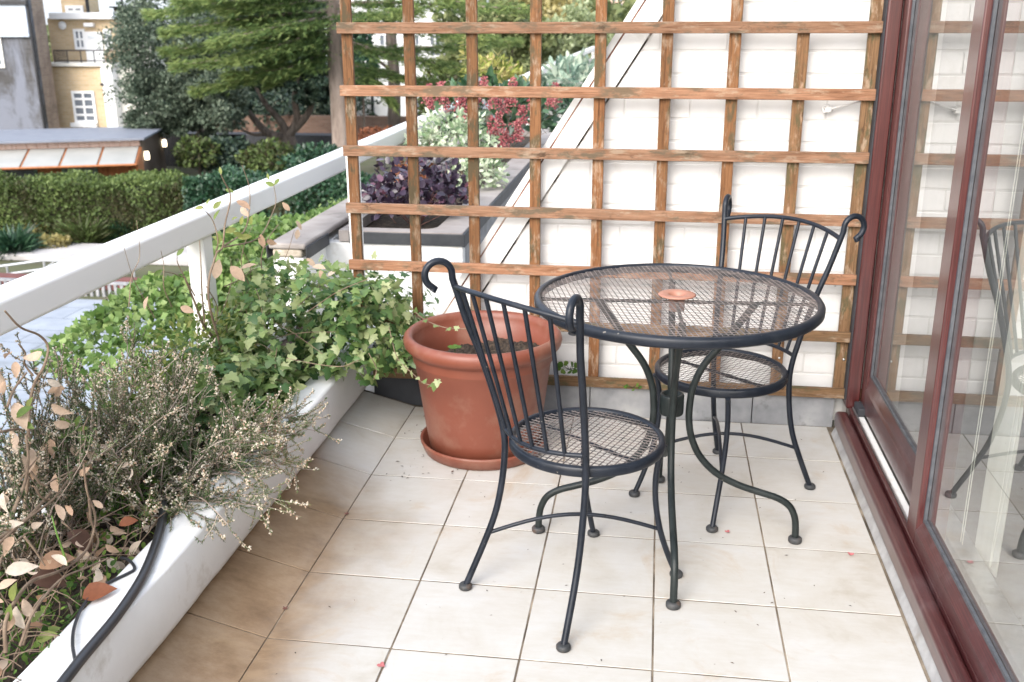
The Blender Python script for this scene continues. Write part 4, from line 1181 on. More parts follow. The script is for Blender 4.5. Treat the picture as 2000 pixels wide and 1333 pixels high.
# ---- bare twiggy shrub in front of the rail post
ts = thing('twiggy_shrub', 'sparse twiggy shrub with a few curled leaves rising in front of the rail post', 'shrub', (-1.38, 2.95, .17))
tw_ = [([(440, 700), (420, 660), (399, 632), (385, 601), (378, 578), (361, 544)], .0055), ([(440, 700), (404, 600), (408, 545), (418, 515), (426, 493), (436, 483), (439, 439), (453, 385), (439, 355), (432, 341)], .0042),
       ([(436, 483), (473, 453), (487, 409), (488, 365), (473, 324)], .0030), ([(426, 493), (421, 470), (416, 432), (392, 405)], .0026), ([(436, 483), (500, 466), (535, 415), (541, 392), (537, 361)], .0026),
       ([(460, 690), (470, 610), (487, 560), (489, 520), (466, 480)], .0028), ([(520, 700), (516, 620), (517, 560), (510, 507), (520, 470), (547, 439)], .0030), ([(516, 600), (540, 540), (560, 495), (575, 450)], .0022),
       ([(520, 640), (554, 612), (588, 585), (639, 554)], .0022), ([(505, 640), (560, 575), (610, 540), (652, 520)], .0020), ([(440, 560), (470, 545), (500, 520), (520, 505)], .002), ([(399, 632), (395, 570), (388, 520), (392, 470)], .003),
       ([(404, 560), (424, 600), (420, 640)], .002), ([(361, 544), (330, 532), (296, 533)], .0018), ([(378, 578), (350, 520), (345, 500)], .002), ([(487, 560), (470, 520), (478, 480), (490, 440)], .0018),
       ([(440, 620), (470, 590), (520, 560), (545, 520)], .0016), ([(500, 610), (530, 590), (580, 560), (600, 520)], .0016), ([(420, 640), (440, 590), (452, 540), (450, 500)], .0018), ([(560, 600), (600, 560), (650, 545), (690, 550)], .0016), ([(340, 600), (320, 560), (322, 520), (310, 490)], .0016), ([(300, 620), (280, 580), (262, 540), (240, 462)], .0016), ([(250, 600), (258, 540), (270, 500), (262, 430)], .0016)]
for k, (ppx, r) in enumerate(tw_):
    X = -1.385 + .035 * math.sin(k * 2.3)
    pts = smooth_path([at(px, py, X=X) + Vector((rng.normal(0, .004), 0, 0)) for px, py in ppx], 4)
    MB().tube(pts, list(np.linspace(r, r * .45, len(pts))), 6).build('stem', 'twig', ts)
P, D, Nn, S, T = [], [], [], [], []
for px, py, a, ln, ti in [(432, 341, 100, 16, .7), (440, 370, -20, 20, .5), (536, 362, 60, 22, .5), (537, 362, 165, 26, .6), (525, 352, 100, 16, .8), (416, 408, 40, 24, .8), (404, 400, 80, 16, .7), (398, 405, 190, 18, .9), (440, 455, 35, 30, .9), (455, 455, -20, 26, .8), (470, 440, 70, 22, .9), (436, 470, 160, 24, .7), (452, 430, 20, 18, .7),
                          (418, 430, 70, 26, .6), (425, 455, -80, 24, .8), (465, 465, 10, 30, .95), (300, 540, 40, 20, .3), (345, 500, 50, 20, .4), (490, 440, 80, 22, .8)]:
    p = at(px, py, X=-1.38); P.append(V3(p)); D.append(V3(RT * math.cos(R(a)) + UP * math.sin(R(a)) + FWD * rng.normal(0, .4))); Nn.append(V3(-FWD + UP * rng.normal(.3, .5) + RT * rng.normal(0, .4))); S.append(ln / 640); T.append(ti)
leaf_parts(ts, OVAL, P, D, Nn, np.array(S), np.array(T), 'fresh', 60, 'leaf', wide=.85)
P, D, Nn, S, T = [], [], [], [], []
for px, py, a, ln, ti in [(462, 392, -30, 36, .3), (470, 405, -50, 26, .55), (566, 412, 130, 26, .4), (578, 432, -60, 28, .6), (582, 448, -100, 26, .5), (508, 458, -70, 34, .2), (520, 470, -20, 28, .25), (450, 520, -45, 44, .45), (470, 525, 20, 34, .5), (420, 545, 75, 40, .6), (610, 520, -10, 34, .5), (598, 505, -40, 30, .65), (640, 540, 40, 24, .7), (352, 600, -20, 28, .35), (282, 605, 75, 24, .6), (700, 600, 15, 40, .3), (708, 590, -30, 32, .75), (625, 528, -70, 26, .4)]:
    p = at(px, py, X=-1.37 if px < 600 else -1.15); P.append(V3(p)); D.append(V3(RT * math.cos(R(a)) + UP * math.sin(R(a)) + FWD * rng.normal(0, .4))); Nn.append(V3(-FWD + UP * rng.normal(.4, .5) + RT * rng.normal(0, .4))); S.append(ln / 620); T.append(ti)
leaf_parts(ts, OVAL, P, D, Nn, np.array(S), np.array(T), 'dead', 60, 'dead_leaf', wide=.95)

# ---- low leafy bush left of the post
def bush(name, label, cat, base, parts, tm, size, mat, count=0, wide=1.0, up=.35, stem='twig', nst=14, inner=.5, tint=(0, 1), out=.7, leafname='leaf', zmin=-.3, sr=.003):
    t = thing(name, label, cat, base)
    P, D = [], []
    for c, rad, n in parts:
        p, d = shell(n, c, rad, inner, zmin)
        P.append(p); D.append(d)
    P, D = np.concatenate(P), np.concatenate(D)
    n = len(P)
    dirs = unit(D * out + rng.normal(0, .6, (n, 3)) + np.array([0, 0, up * .3]))
    nr = unit(D * .6 + rng.normal(0, .45, (n, 3)) + np.array([0, 0, up]))
    ti = n01(n, *tint)
    sz = n01(n, size[0], size[1])
    if stem and nst:
        b = MB()
        for k in range(nst):
            e = P[rng.integers(n)]
            mid = (np.array(base) + e) / 2 + rng.normal(0, .12, 3) * np.linalg.norm(e - np.array(base))
            b.tube(smooth_path([base, tuple(mid), tuple(e)], 4), list(np.linspace(sr, sr * .35, 9)), 5, cap=False)
        b.build('stems', stem, t, kind='stuff' if nst > 6 else None)
    if count: leaf_parts(t, tm, P, dirs, nr, sz, ti, mat, count, leafname, wide=wide)
    else: leafmass('foliage', t, tm, P, dirs, nr, sz, ti, mat, wide=wide)
    return t

bush('leafy_bush', 'small yellow green leafy bush under the rail beside the white post', 'shrub', (-1.42, 2.95, .2),
     [((-1.42, 2.86, .38), (.11, .32, .17), 560), ((-1.40, 3.10, .34), (.13, .3, .13), 300), ((-1.46, 2.60, .30), (.09, .28, .14), 380)], OVAL, (.018, .034), 'fresh', 300, .9, .5)

bush('leafy_weeds', 'soft green weeds along the outer side of the planter behind the dead leaves', 'weeds', (-1.44, 1.9, .2),
     [((-1.45, 1.75, .24), (.06, .45, .13), 260), ((-1.44, 2.3, .25), (.06, .35, .14), 220)], OVAL, (.016, .034), 'moss', 200, .9, .5, sr=.0018)
# ---- ivy
iv = thing('ivy', 'dense mound of green ivy spilling over the end of the planter', 'ivy', (-1.15, 3.15, .17))
P, D = [], []
for c, rad, n in [((-1.18, 3.22, .25), (.33, .40, .32), 1700), ((-1.00, 3.32, .31), (.20, .22, .22), 700), ((-1.32, 2.80, .21), (.20, .42, .22), 1100), ((-1.36, 3.3, .30), (.18, .3, .26), 450), ((-1.13, 2.86, .235), (.13, .36, .10), 700), ((-1.15, 3.7, .3), (.3, .25, .20), 300)]:
    p, d = shell(n, c, rad, .72, -.25)
    P.append(p); D.append(d)
P, D = np.concatenate(P), np.concatenate(D)
keep = ~((P[:, 2] < .25) & (P[:, 0] > -1.16)) | (P[:, 0] > -1.04)
keep &= (P[:, 2] > .24) | (P[:, 0] < -1.16)
keep &= (P[:, 1] > 3.08) | (P[:, 0] < -1.145 + .05 * np.sin(P[:, 1] * 31))
keep &= P[:, 2] > .13
keep &= ~((P[:, 1] > 3.47) & (P[:, 1] < 3.56))
P, D = P[keep], D[keep]
n = len(P)
down = np.array([0.1, -.25, -.55])
dirs = unit(D * .35 + rng.normal(0, .55, (n, 3)) + down)
nr = unit(D * 1.0 + np.array([0, -.25, .55]) + rng.normal(0, .38, (n, 3)))
ti = np.clip(n01(n, .1, .9) + .28 * np.clip((-1.05 - P[:, 0]) * 3 - .2, 0, 1) * n01(n) + (rng.random(n) < .16) * .35 + .12 * np.sin(P[:, 1] * 9) * np.cos(P[:, 0] * 11), 0, 1)
leaf_parts(iv, IVY, P, dirs, nr, n01(n, .021, .044) * np.where(rng.random(n) < .15, .6, 1), ti, 'ivy', 300, 'leaf')
b = MB()
tr_pts = [[(760, 640), (772, 690), (786, 712), (806, 730), (826, 748), (846, 752), (856, 740)], [(800, 600), (830, 625), (868, 640), (900, 643), (922, 640)], [(720, 690), (735, 720), (730, 742)], [(560, 700), (620, 712), (668, 716), (700, 704)], [(600, 610), (660, 570), (720, 545)]]
ex = []
for ppx, Yd in zip(tr_pts, (2.98, 3.22, 3.05, 2.85, 3.0)):
    pp_ = smooth_path([at(px, py, Y=Yd - .02 * i) for i, (px, py) in enumerate(ppx)], 5)
    b.tube(pp_, .0014, 5)
    for q in pp_[2::3]: ex.append(V3(q))
for k in range(40):
    a_, c_ = P[rng.integers(n)], P[rng.integers(n)]
    if np.linalg.norm(a_ - c_) < .4: b.tube(smooth_path([tuple(a_), tuple((a_ + c_) / 2 + np.array([0, 0, .03])), tuple(c_)], 3), .0013, 4)
b.build('stems', 'twig', iv, kind='stuff')
ex = np.array(ex); m = len(ex)
leaf_parts(iv, IVY, ex, unit(rng.normal(0, .6, (m, 3)) + np.array([.3, -.3, -.4])), unit(rng.normal(0, .4, (m, 3)) + np.array([0, -.7, .7])), n01(m, .013, .026), n01(m, .6, 1), 'ivy', 60, 'young_leaf')

# ---- low green between the plants, blades, litter
N = 2200
yy = rng.uniform(.9, 2.75, N); xx = rng.uniform(-1.46, -1.158, N)
dens = np.sin(xx * 23 + yy * 6) + np.sin(yy * 15) * .7 + rng.normal(0, .5, N)
k = dens > -.1
pos = np.stack([xx, yy, .185 + .02 * np.sin(xx * 17 + yy * 5) + rng.uniform(0, .045, N)], 1)[k]
N = len(pos)
gc = leafmass('ground_cover', None, ROUND, pos, unit(rng.normal(0, 1, (N, 3)) + np.array([0, 0, .3])), unit(rng.normal(0, .5, (N, 3)) + np.array([0, 0, 1])), n01(N, .008, .02), n01(N, 0, 1), 'moss')
tag(gc, 'low bright green moss and weeds covering the planter soil', 'ground cover', kind='stuff')
N = 380
pos = np.stack([rng.uniform(-1.44, -1.165, N), rng.uniform(1.1, 2.7, N), np.full(N, .18)], 1)
gr = leafmass('grass_blades', None, BLADE, pos, unit(rng.normal(0, .5, (N, 3)) + np.array([0, 0, .8])), sph(N), n01(N, .04, .10), n01(N, .2, 1), 'moss')
tag(gr, 'thin grass blades coming up through the planter weeds', 'grass', kind='stuff')
bl_ = MB()
gp = smooth_path([at(132, 1108, X=-1.2), at(122, 1075, X=-1.21), at(110, 1040, X=-1.22), at(101, 1008, X=-1.24)], 5)
bl_.tube(gp, list(np.linspace(.0030, .0012, len(gp))), 6)
tag(bl_.build('grass_stalk', pmat('grass_stalk_green', [(.10, .22, .03), (.18, .30, .05)], 20)), 'single thick bright green grass stalk among the dead leaves', 'grass stalk')
for (px, py, X, a, ln, mat, lab) in [(160, 1168, -1.17, 15, 66, 'rustleaf', 'large curled rust red dead leaf lying at the inner edge of the coping'),
                                     (58, 1130, -1.27, -10, 70, 'brownleaf', 'broad brown dead leaf lying flat under the bare stems'), (132, 1040, -1.25, -40, 64, 'brownleaf', 'dark brown dead leaf behind the green grass stalk'),
                                     (232, 1026, -1.2, 20, 36, 'rustleaf', 'small rust brown leaf beside the hose end'), (75, 1108, -1.25, 20, 66, 'dead', 'greyish brown bark like leaf in the litter')]:
    p = at(px, py, X=X)
    t = thing('fallen_leaf', lab, 'leaf', p)
    d = RT * math.cos(R(a)) + UP * math.sin(R(a)) + FWD * .35
    leaf_parts(t, CRISP[2] if px == 160 else CRISP[0], [V3(p)], [V3(d)], [V3(-FWD * .6 + UP * .8 + RT * .2)], np.array([ln / (F_PX / (p - CAM).dot(FWD))]), np.array([.3 if mat == 'rustleaf' else .15]), mat, 1, 'blade', wide=1.35)
N = 160
pos = np.stack([rng.uniform(-1.45, -1.165, N), rng.uniform(1.0, 2.6, N), rng.uniform(.19, .225, N)], 1)
lt = leafmass('leaf_litter', None, OVAL, pos, unit(rng.normal(0, 1, (N, 3)) * np.array([1, 1, .3])), unit(rng.normal(0, .4, (N, 3)) + np.array([0, 0, 1])), n01(N, .02, .05), n01(N, .0, .9), 'dead', smooth=True)
tag(lt, 'dry tan leaf litter strewn over the planter soil', 'leaf litter', kind='stuff')

# ---- small weeds at the foot of the trellis
for (px, py, s, k, lab) in ((1112, 722, .026, 12, 'small round leaved weed on the bottom lath beside the terracotta pot'), (1236, 757, .018, 5, 'tiny weed sprouting from the lead plinth under the trellis')):
    p = at(px, py, Y=3.484)
    t = thing('weed', lab, 'weed', p)
    for q in range(k):
        a = q * 2.4
        e = p + Vector((s * 1.1 * math.cos(a), -.01 - .012 * rng.random(), s * .4 * (1 + math.sin(a))))
        MB().tube([p, e], .0009, 5).build('stem', 'moss', t)
        leaf_parts(t, ROUND, [V3(e)], [V3((e - p).normalized())], [(rng.normal(0, .3), -.8, .6)], np.array([s * 1.0]), np.array([.3 + .4 * rng.random()]), 'moss', 1)

# ================================================================== NEIGHBOUR'S SHRUBS
c = at(812, 372, Y=4.72)
bush('purple_shrub', 'dark purple leaved shrub in the front end of the neighbouring trough', 'shrub', (c.x, c.y, .44), [((c.x, c.y, c.z - .02), (.255, .28, .17), 560), ((c.x - .1, c.y - .08, c.z - .06), (.14, .16, .12), 150), ((c.x + .1, c.y - .05, c.z - .05), (.14, .16, .12), 180)],
     ROUND, (.026, .046), 'purple', 300, .9, .25, 'twig_red', 26, .45, sr=.0026)
c = at(905, 300, Y=5.75)
bush('variegated_shrub', 'pale cream variegated shrub behind the purple shrub', 'shrub', (c.x, c.y, .44), [((c.x - .07, c.y, c.z + .05), (.25, .24, .17), 900), ((c.x + .13, c.y - .2, c.z - .10), (.15, .2, .16), 500)],
     OVAL, (.026, .046), 'varieg', 0, .95, .4, 'twig', 10)
c = at(975, 232, Y=7.35)
sk = bush('red_flowered_shrub', 'dark leaved evergreen shrub with upright dusky red bud clusters', 'shrub', (c.x, c.y, .44), [((c.x, c.y, c.z - .03), (.46, .36, .27), 380)],
          SPEAR, (.085, .13), 'skim', 300, 1.5, .4, 'twig', 14)
heads = [(842, 222), (870, 208), (838, 190), (862, 186), (905, 232), (900, 205), (930, 192), (946, 176), (962, 200), (985, 210), (1000, 196), (975, 245), (962, 252), (1000, 265), (985, 282), (1012, 262), (1078, 200), (1085, 188), (1020, 232), (905, 216), (1002, 178), (1040, 205)]
for px, py in heads:
    q = V3(at(px, py + 14, Y=6.85 + .15 * rng.random()))
    m = 110
    t = rng.random(m)
    a = rng.random(m) * 6.28
    rad = .052 * (1 - .6 * t) * np.sqrt(rng.random(m))
    p = q + np.stack([rad * np.cos(a), rad * np.sin(a), .13 * t], 1)
    leafmass('flower_head', sk, BELL, p, unit(rng.normal(0, .6, (m, 3)) + np.array([0, 0, .5])), sph(m), n01(m, .012, .02), n01(m, 0, 1), 'redbud', None)
c = at(962, 140, Y=8.3)
py_ = bush('yellow_shrub', 'yellow green shrub with pale peach new shoots above the red flowered shrub', 'shrub', (c.x, c.y, .44), [((c.x, c.y, c.z - .02), (.21, .2, .13), 260), ((c.x + .16, c.y, c.z - .08), (.12, .12, .08), 90)], SPEAR, (.05, .085), 'yellow', 200, 1.2, .9, 'twig', 10, .3)
s0 = at(914, 190, Y=8.1)
sp = thing('tall_shoot', 'tall pale spire of drooping narrow leaves rising behind a trellis lath', 'plant', s0)
e = at(906, 72, Y=8.1)
MB().tube([s0, s0.lerp(e, .5) + Vector((.01, 0, 0)), e], [.006, .005, .002], 6).build('stem', 'fresh', sp)
m = 110
t = rng.random(m)
p = V3(s0) * (1 - t[:, None]) + V3(e) * t[:, None]
a = rng.random(m) * 6.28
leaf_parts(sp, SPEAR, p, unit(np.stack([np.cos(a), np.sin(a), rng.normal(-.1, .3, m)], 1)), unit(rng.normal(0, .3, (m, 3)) + np.array([0, 0, 1])), n01(m, .05, .11) * (1.15 - .6 * t), .3 + .7 * t * rng.random(m), 'yellow', 60, 'leaf')
c = at(1118, 150, Y=12.6)
bush('silver_plant', 'silvery pale green plant in the far trough near the second handrail', 'plant', (c.x, c.y, .5), [((c.x, c.y, c.z - .05), (.34, .5, .22), 420)], SPEAR, (.10, .19), 'silver', 0, 1.2, .9, 'twig', 8)
c = at(1085, 205, Y=10.6)
bush('dark_shrub', 'low dark green shrub beyond the red flowered shrub', 'shrub', (c.x, c.y, .4), [((c.x, c.y, c.z), (.38, .5, .16), 900)], OVAL, (.05, .08), 'laurel', 0, 1, .5, 'twig', 8)
c = at(318, 300, Y=4.9)
c = at(735, 322, Y=5.6)
bush('rusty_shrub', 'low rusty brown leaved plant below the handrail beside the purple shrub', 'plant', (-1.42, 5.7, .45), [((-1.40, 5.7, .56), (.10, .3, .09), 160)], OVAL, (.03, .05), 'rustleaf', 0, 1, .5, 'twig', 8)
# ---- bright creeper hanging outside the terrace beyond the rail
P1_, P2_, P3_ = at(630, 455, Y=7.2), at(560, 470, Y=5.6), at(330, 600, Y=5.0)
P4_ = at(670, 405, Y=9.4)
bush('creeper_bank', 'bright light green creeper spreading outside the terrace below the rail', 'creeper', (P1_.x, P1_.y, P1_.z - .8),
     [((P1_.x, P1_.y, P1_.z - .36), (.62, 1.4, .42), 4600), ((P2_.x, P2_.y, P2_.z - .25), (.55, 1.0, .34), 4200), ((P3_.x, P3_.y, P3_.z - .2), (.5, .7, .3), 3200), ((P4_.x, P4_.y, P4_.z - .52), (.8, 1.6, .45), 2600)],
     LEAFQ, (.035, .06), 'bankleaf', 0, 1.5, 1.0, 'twig', 8, .85, (0.1, 1), .4, zmin=-.15)

# ================================================================== THE GARDEN BELOW AND THE TOWN BEHIND
GZ = -3.0
gr_ = MB().quad((-500, -40, GZ), (500, -40, GZ), (500, 900, GZ), (-500, 900, GZ)).build('ground', 'ground'); tag(gr_, kind='structure')
pv = MB().quad((-16, 3, GZ + .006), (-1.7, 3, GZ + .006), (-1.7, 14.9, GZ + .006), (-16, 14.9, GZ + .006)).build('paving', 'paving'); tag(pv, kind='structure')
kb = MB().rbox(-16, -8.5, 17.35, 18.5, GZ, GZ + .12, .02).build('path', 'kerb'); tag(kb, kind='structure')

bk = MB().add([(-1.66, 3.6, GZ), (-4.2, 3.6, GZ), (-3.4, 4.2, -1.1), (-1.66, 4.2, -.45), (-1.66, 13, GZ), (-4.6, 13, GZ), (-3.9, 12, -1.0), (-1.66, 12, -.4)],
                [(0, 1, 2, 3), (7, 6, 5, 4), (0, 3, 7, 4), (1, 5, 6, 2), (3, 2, 6, 7)]).build('bank', 'ground'); tag(bk, kind='structure')
def boxfol(name, label, cat, x0, x1, y0, y1, z0, z1, n, size, mat, wob=.12, rot=0, core='hedge_core', clump=0.0, tint=(0, 1)):
    t = thing(name, label, cat, ((x0 + x1) / 2, (y0 + y1) / 2, z0))
    w_, d_, h_ = x1 - x0, y1 - y0, z1 - z0
    area = np.array([w_ * h_, w_ * d_ * 1.2, d_ * h_, d_ * h_ * .4])
    f = rng.choice(4, n, p=area / area.sum())
    u, v = rng.random(n), rng.random(n)
    X = np.where(f < 2, x0 + u * w_, np.where(f == 2, x1, x0))
    Y = np.where(f == 0, y0, np.where(f == 1, y0 + v * d_, y0 + u * d_))
    Z = np.where(f == 1, z1, z0 + np.where(f == 0, v, v) * h_)
    D = np.stack([np.where(f == 2, 1., np.where(f == 3, -1., 0)), np.where(f == 0, -1., 0), np.where(f == 1, 1., 0)], 1)
    P = np.stack([X, Y, Z], 1)
    k = wob * (np.sin(P[:, 0] * 3.1 + P[:, 2] * 2) + np.sin(P[:, 2] * 5.3 + P[:, 0] * 1.3) * .7 + np.sin(P[:, 1] * 4 + P[:, 0] * 6) * .5) * .6
    P = P + D * (k - np.abs(rng.normal(0, .09, n)))[:, None] + rng.normal(0, .02, (n, 3))
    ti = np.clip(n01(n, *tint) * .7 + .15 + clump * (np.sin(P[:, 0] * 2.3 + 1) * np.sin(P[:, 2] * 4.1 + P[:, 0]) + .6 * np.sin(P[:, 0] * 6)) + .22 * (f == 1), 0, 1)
    leafmass('foliage', t, LEAFQ, P, unit(D * .5 + rng.normal(0, .6, (n, 3)) + np.array([0, 0, .3])), unit(D + rng.normal(0, .5, (n, 3))), n01(n, *size), ti, mat, wide=1.2)
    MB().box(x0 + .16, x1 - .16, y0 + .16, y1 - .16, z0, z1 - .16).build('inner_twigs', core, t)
    return t

hx = at(362, 335, Y=19.0).x
boxfol('hedge', 'long clipped green and brown yew hedge in front of the garden studio', 'hedge', -16.5, hx, 19.0, 20.4, GZ, at(200, 352, Y=19.0).z - .10, 26000, (.05, .09), 'hedge', .10, clump=.28)
boxfol('hedge', 'dark blue green ivy covered hedge to the right of the yew hedge', 'hedge', hx + .1, at(770, 330, Y=18.4).x, 18.6, 19.9, GZ, at(500, 350, Y=18.6).z - .06, 20000, (.06, .11), 'laurel', .16, core='hedge_core', clump=.2)

# plants along the hedge foot
def tuft(px, py, r, n, size, mat, label, tm=BLADE, wide=1.6):
    p = at(px, py, Z=GZ)
    t = thing('garden_plant', label, 'plant', p)
    a = rng.random(n) * 6.28
    rad = r * np.sqrt(rng.random(n))
    P = V3(p) + np.stack([rad * np.cos(a), rad * np.sin(a) * .8, rng.random(n) * r * .9], 1)
    leafmass('foliage', t, tm, P, unit(np.stack([np.cos(a) * .7, np.sin(a) * .7, 1 - .7 * rad / r], 1) + rng.normal(0, .25, (n, 3))), sph(n), n01(n, *size), n01(n, 0, 1), mat, wide=wide)
tuft(28, 500, .34, 700, (.25, .5), 'laurel', 'dark green grassy tuft at the foot of the hedge, far left')
tuft(105, 492, .30, 420, (.07, .13), 'autumn', 'low orange yellow clump at the foot of the hedge', LEAFQ)
tuft(92, 468, .38, 260, (.07, .13), 'autumn', 'taller loose yellow leaved plant against the hedge', LEAFQ)
tuft(165, 480, .42, 600, (.2, .4), 'hedge', 'green feathery plant right of the orange yellow clump')
tuft(250, 470, .40, 500, (.2, .4), 'laurel', 'dark green feathery plant by the hedge above the rail')

# the metal railing and sunken wall by the path
rl = thing('metal_railing', 'low galvanised metal railing beside the garden path', 'railing', at(84, 535, Y=16.4))
a, b_, c = at(-60, 529, Y=15.9), at(85, 509, Y=16.4), at(260, 516, Y=16.2)
dz = Vector((0, 0, -.16))
rb = MB()
for d in (Vector((0, 0, 0)), dz): rb.tube([a + d, b_ + d], .022, 8); rb.tube([b_ + d, c + d], .022, 8)
rb.build('rail', 'galv', rl)
for q in (a, a.lerp(b_, .5), b_, b_.lerp(c, .5), c): MB().tube([q, (q.x, q.y, GZ)], .02, 8).build('post', 'galv', rl)
MB().tube([b_ + Vector((.25, -.02, .0)), b_ + Vector((0, 0, -.15))], .016, 6).build('brace', 'galv', rl)
q0, q1 = at(-80, 532, Y=15.5), at(330, 520, Y=15.5)
lw = MB().rbox(q0.x, q1.x, 15.5, 15.75, GZ, q0.z - .05, .01).build('low_wall', pmat('maroon_wall', [(.11, .035, .03), (.17, .06, .05)], 3, rough=.8, space='world')); tag(lw, 'low maroon painted wall below the metal railing', 'wall')
gw = MB()
q2 = at(-80, 548, Y=15.1)
for k in range(70): gw.box(q0.x + k * .11, q0.x + k * .11 + .05, 15.1, 15.13, GZ, q2.z + .02)
gw.box(q0.x, q0.x + 7.7, 15.08, 15.15, q2.z + .0205, q2.z + .06)
gw.build('grating', 'lead'); tag(bpy.data.objects['grating'], 'grey upright bar grating below the maroon wall', 'grating')

# ---- garden studio
C = at(274, 276, Y=24.0)
YA = R(21)
gs = thing('garden_studio', 'timber garden studio with grey flat roof and frosted glass canopy beyond the hedge', 'garden building', (C.x, C.y, GZ), None, YA)
HF = C.z - GZ + .10
def lz(px, py, ly):   # height of a pixel on the flank, measured from the ground
    wy = C.y + ly * math.cos(YA)
    return at(px, py, Y=wy).z - GZ
HB = lz(318, 247, 5.4)
W_ = 9.0
MB().add([(-W_, -.25, HF - .05), (.12, -.25, HF - .05), (.12, 5.5, HB - .05), (-W_, 5.5, HB - .05), (-W_, -.25, HF), (.12, -.25, HF), (.12, 5.5, HB), (-W_, 5.5, HB)],
         [(3, 2, 1, 0), (4, 5, 6, 7), (0, 1, 5, 4), (1, 2, 6, 5), (2, 3, 7, 6), (3, 0, 4, 7)]).build('roof', 'slate', gs, True)
MB().add([(0, 0, 0), (0, 5.3, 0), (0, 5.3, HB - .06), (0, 0, HF - .06), (-.12, 0, 0), (-.12, 5.3, 0), (-.12, 5.3, HB - .06), (-.12, 0, HF - .06)],
         [(0, 1, 2, 3), (7, 6, 5, 4), (0, 3, 7, 4), (1, 5, 6, 2), (3, 2, 6, 7)]).build('side_wall', 'cladding_dark', gs, True)
board = MB().rbox(-.068, .068, -.02, 0, 0, HF - .23, .004).mesh('cladding_board', 'cladding')
fboard = MB().rbox(-.115, .115, -.02, 0, 0, .15, .004).mesh('fascia_board', 'cladding_pink')
for k in range(62): inst('cladding_board', board, gs, (-.08 - k * .142, -.002, 0), local=True)
for k in range(37): inst('fascia_board', fboard, gs, (-.13 - k * .24, -.004, HF - .215), local=True)
MB().box(-W_, -.125, .002, .1, 0, HF - .12).build('front_wall', 'cladding', gs, True)
cz0, cz1 = HF - .22, HF - .50
cp = MB().add([(-.40, 0, 0), (.40, 0, 0), (.40, -1.15, cz1 - cz0), (-.40, -1.15, cz1 - cz0), (-.40, 0, -.02), (.40, 0, -.02), (.40, -1.15, cz1 - cz0 - .02), (-.40, -1.15, cz1 - cz0 - .02)],
              [(0, 1, 2, 3), (7, 6, 5, 4), (0, 3, 7, 4), (1, 5, 6, 2), (3, 2, 6, 7)]).mesh('canopy_panel', 'canopy')
for k in range(10): inst('canopy_panel', cp, gs, (-.45 - k * .86, -.03, cz0), local=True)
fr = MB()
for k in range(11): fr.tube([(-.02 - k * .86, -.03, cz0 - .03), (-.02 - k * .86, -1.17, cz1 - .03)], .022, 6)
fr.tube([(0, -1.18, cz1 - .03), (-8.7, -1.18, cz1 - .03)], .03, 6)
fr.build('canopy_frame', 'cladding', gs, True)
MB().add([(.02, -.01, 0), (.02, -.5, 0), (.02, -1.12, cz1 - .04), (.02, -.01, cz0 - .02), (-.03, -.01, 0), (-.03, -.5, 0), (-.03, -1.12, cz1 - .04), (-.03, -.01, cz0 - .02)],
         [(0, 1, 2, 3), (7, 6, 5, 4), (1, 5, 6, 2), (2, 6, 7, 3)]).build('canopy_cheek', 'cladding', gs, True)
for k in (1.5, 2.9, 4.4, 6.2):
    wdw = MB().rbox(-k - .42, -k + .42, -.05, -.024, .5, cz1 - .06, .01).build('window', pmat('green_frame', [(.16, .24, .2), (.2, .3, .25)], 5), gs, True)
    MB().box(-k - .34, -k + .34, -.058, -.051, .58, cz1 - .14).build('pane', 'pane', wdw, True)
for ly, px, py in ((.35, 287, 303), (4.75, 325, 279)):
    zz = lz(px, py, ly)
    MB().lathe([(0, 0), (.055, 0), (.065, .10), (.05, .2), (0, .2)], (.075, ly, zz - .12), 16).build('wall_lamp', 'lamp', gs, True)
fc = thing('fence', 'dark timber fence to the right of the garden studio', 'fence', at(400, 300, Y=30))
p0, p1 = at(326, 300, Y=30), at(490, 300, Y=30)
ztop = at(400, 262, Y=30).z
k = int((p1.x - p0.x) / .16)
fb = MB().rbox(-.075, .075, -.012, .012, 0, ztop - GZ, .003).mesh('fence_board', 'black')
for i in range(k): inst('fence_board', fb, fc, (p0.x + i * .16, 30, GZ))

# ---- houses, left to right
def rect(px0, py0, px1, py1, Y):
    a, b = at(px0, (py0 + py1) / 2, Y=Y), at(px1, (py0 + py1) / 2, Y=Y)
    m = (px0 + px1) / 2
    return a.x, b.x, at(m, py1, Y=Y).z, at(m, py0, Y=Y).z
def window(parent, px0, py0, px1, py1, Y, cols=2, rows=4, frame='whitewall', fw=.07):
    x0, x1, z0, z1 = rect(px0, py0, px1, py1, Y)
    b = MB()
    b.box(x0, x1, Y - .06, Y - .005, z0, z0 + fw); b.box(x0, x1, Y - .06, Y - .005, z1 - fw, z1)
    b.box(x0, x0 + fw, Y - .06, Y - .005, z0 + fw, z1 - fw); b.box(x1 - fw, x1, Y - .06, Y - .005, z0 + fw, z1 - fw)
    for i in range(1, cols): x = x0 + (x1 - x0) * i / cols; b.box(x - fw * .4, x + fw * .4, Y - .055, Y - .006, z0 + fw, z1 - fw)
    for j in range(1, rows): z = z0 + (z1 - z0) * j / rows; b.box(x0 + fw, x1 - fw, Y - .053, Y - .007, z - fw * .4, z + fw * .4)
    w_ = b.build('window', frame, parent)
    for i in range(cols):
        for j in range(rows):
            xa, xb = x0 + (x1 - x0) * i / cols + .02, x0 + (x1 - x0) * (i + 1) / cols - .02
            za, zb = z0 + (z1 - z0) * j / rows + .02, z0 + (z1 - z0) * (j + 1) / rows - .02
            MB().box(xa, xb, Y - .03, Y - .012, za, zb).build('pane', 'pane', w_)
    return w_
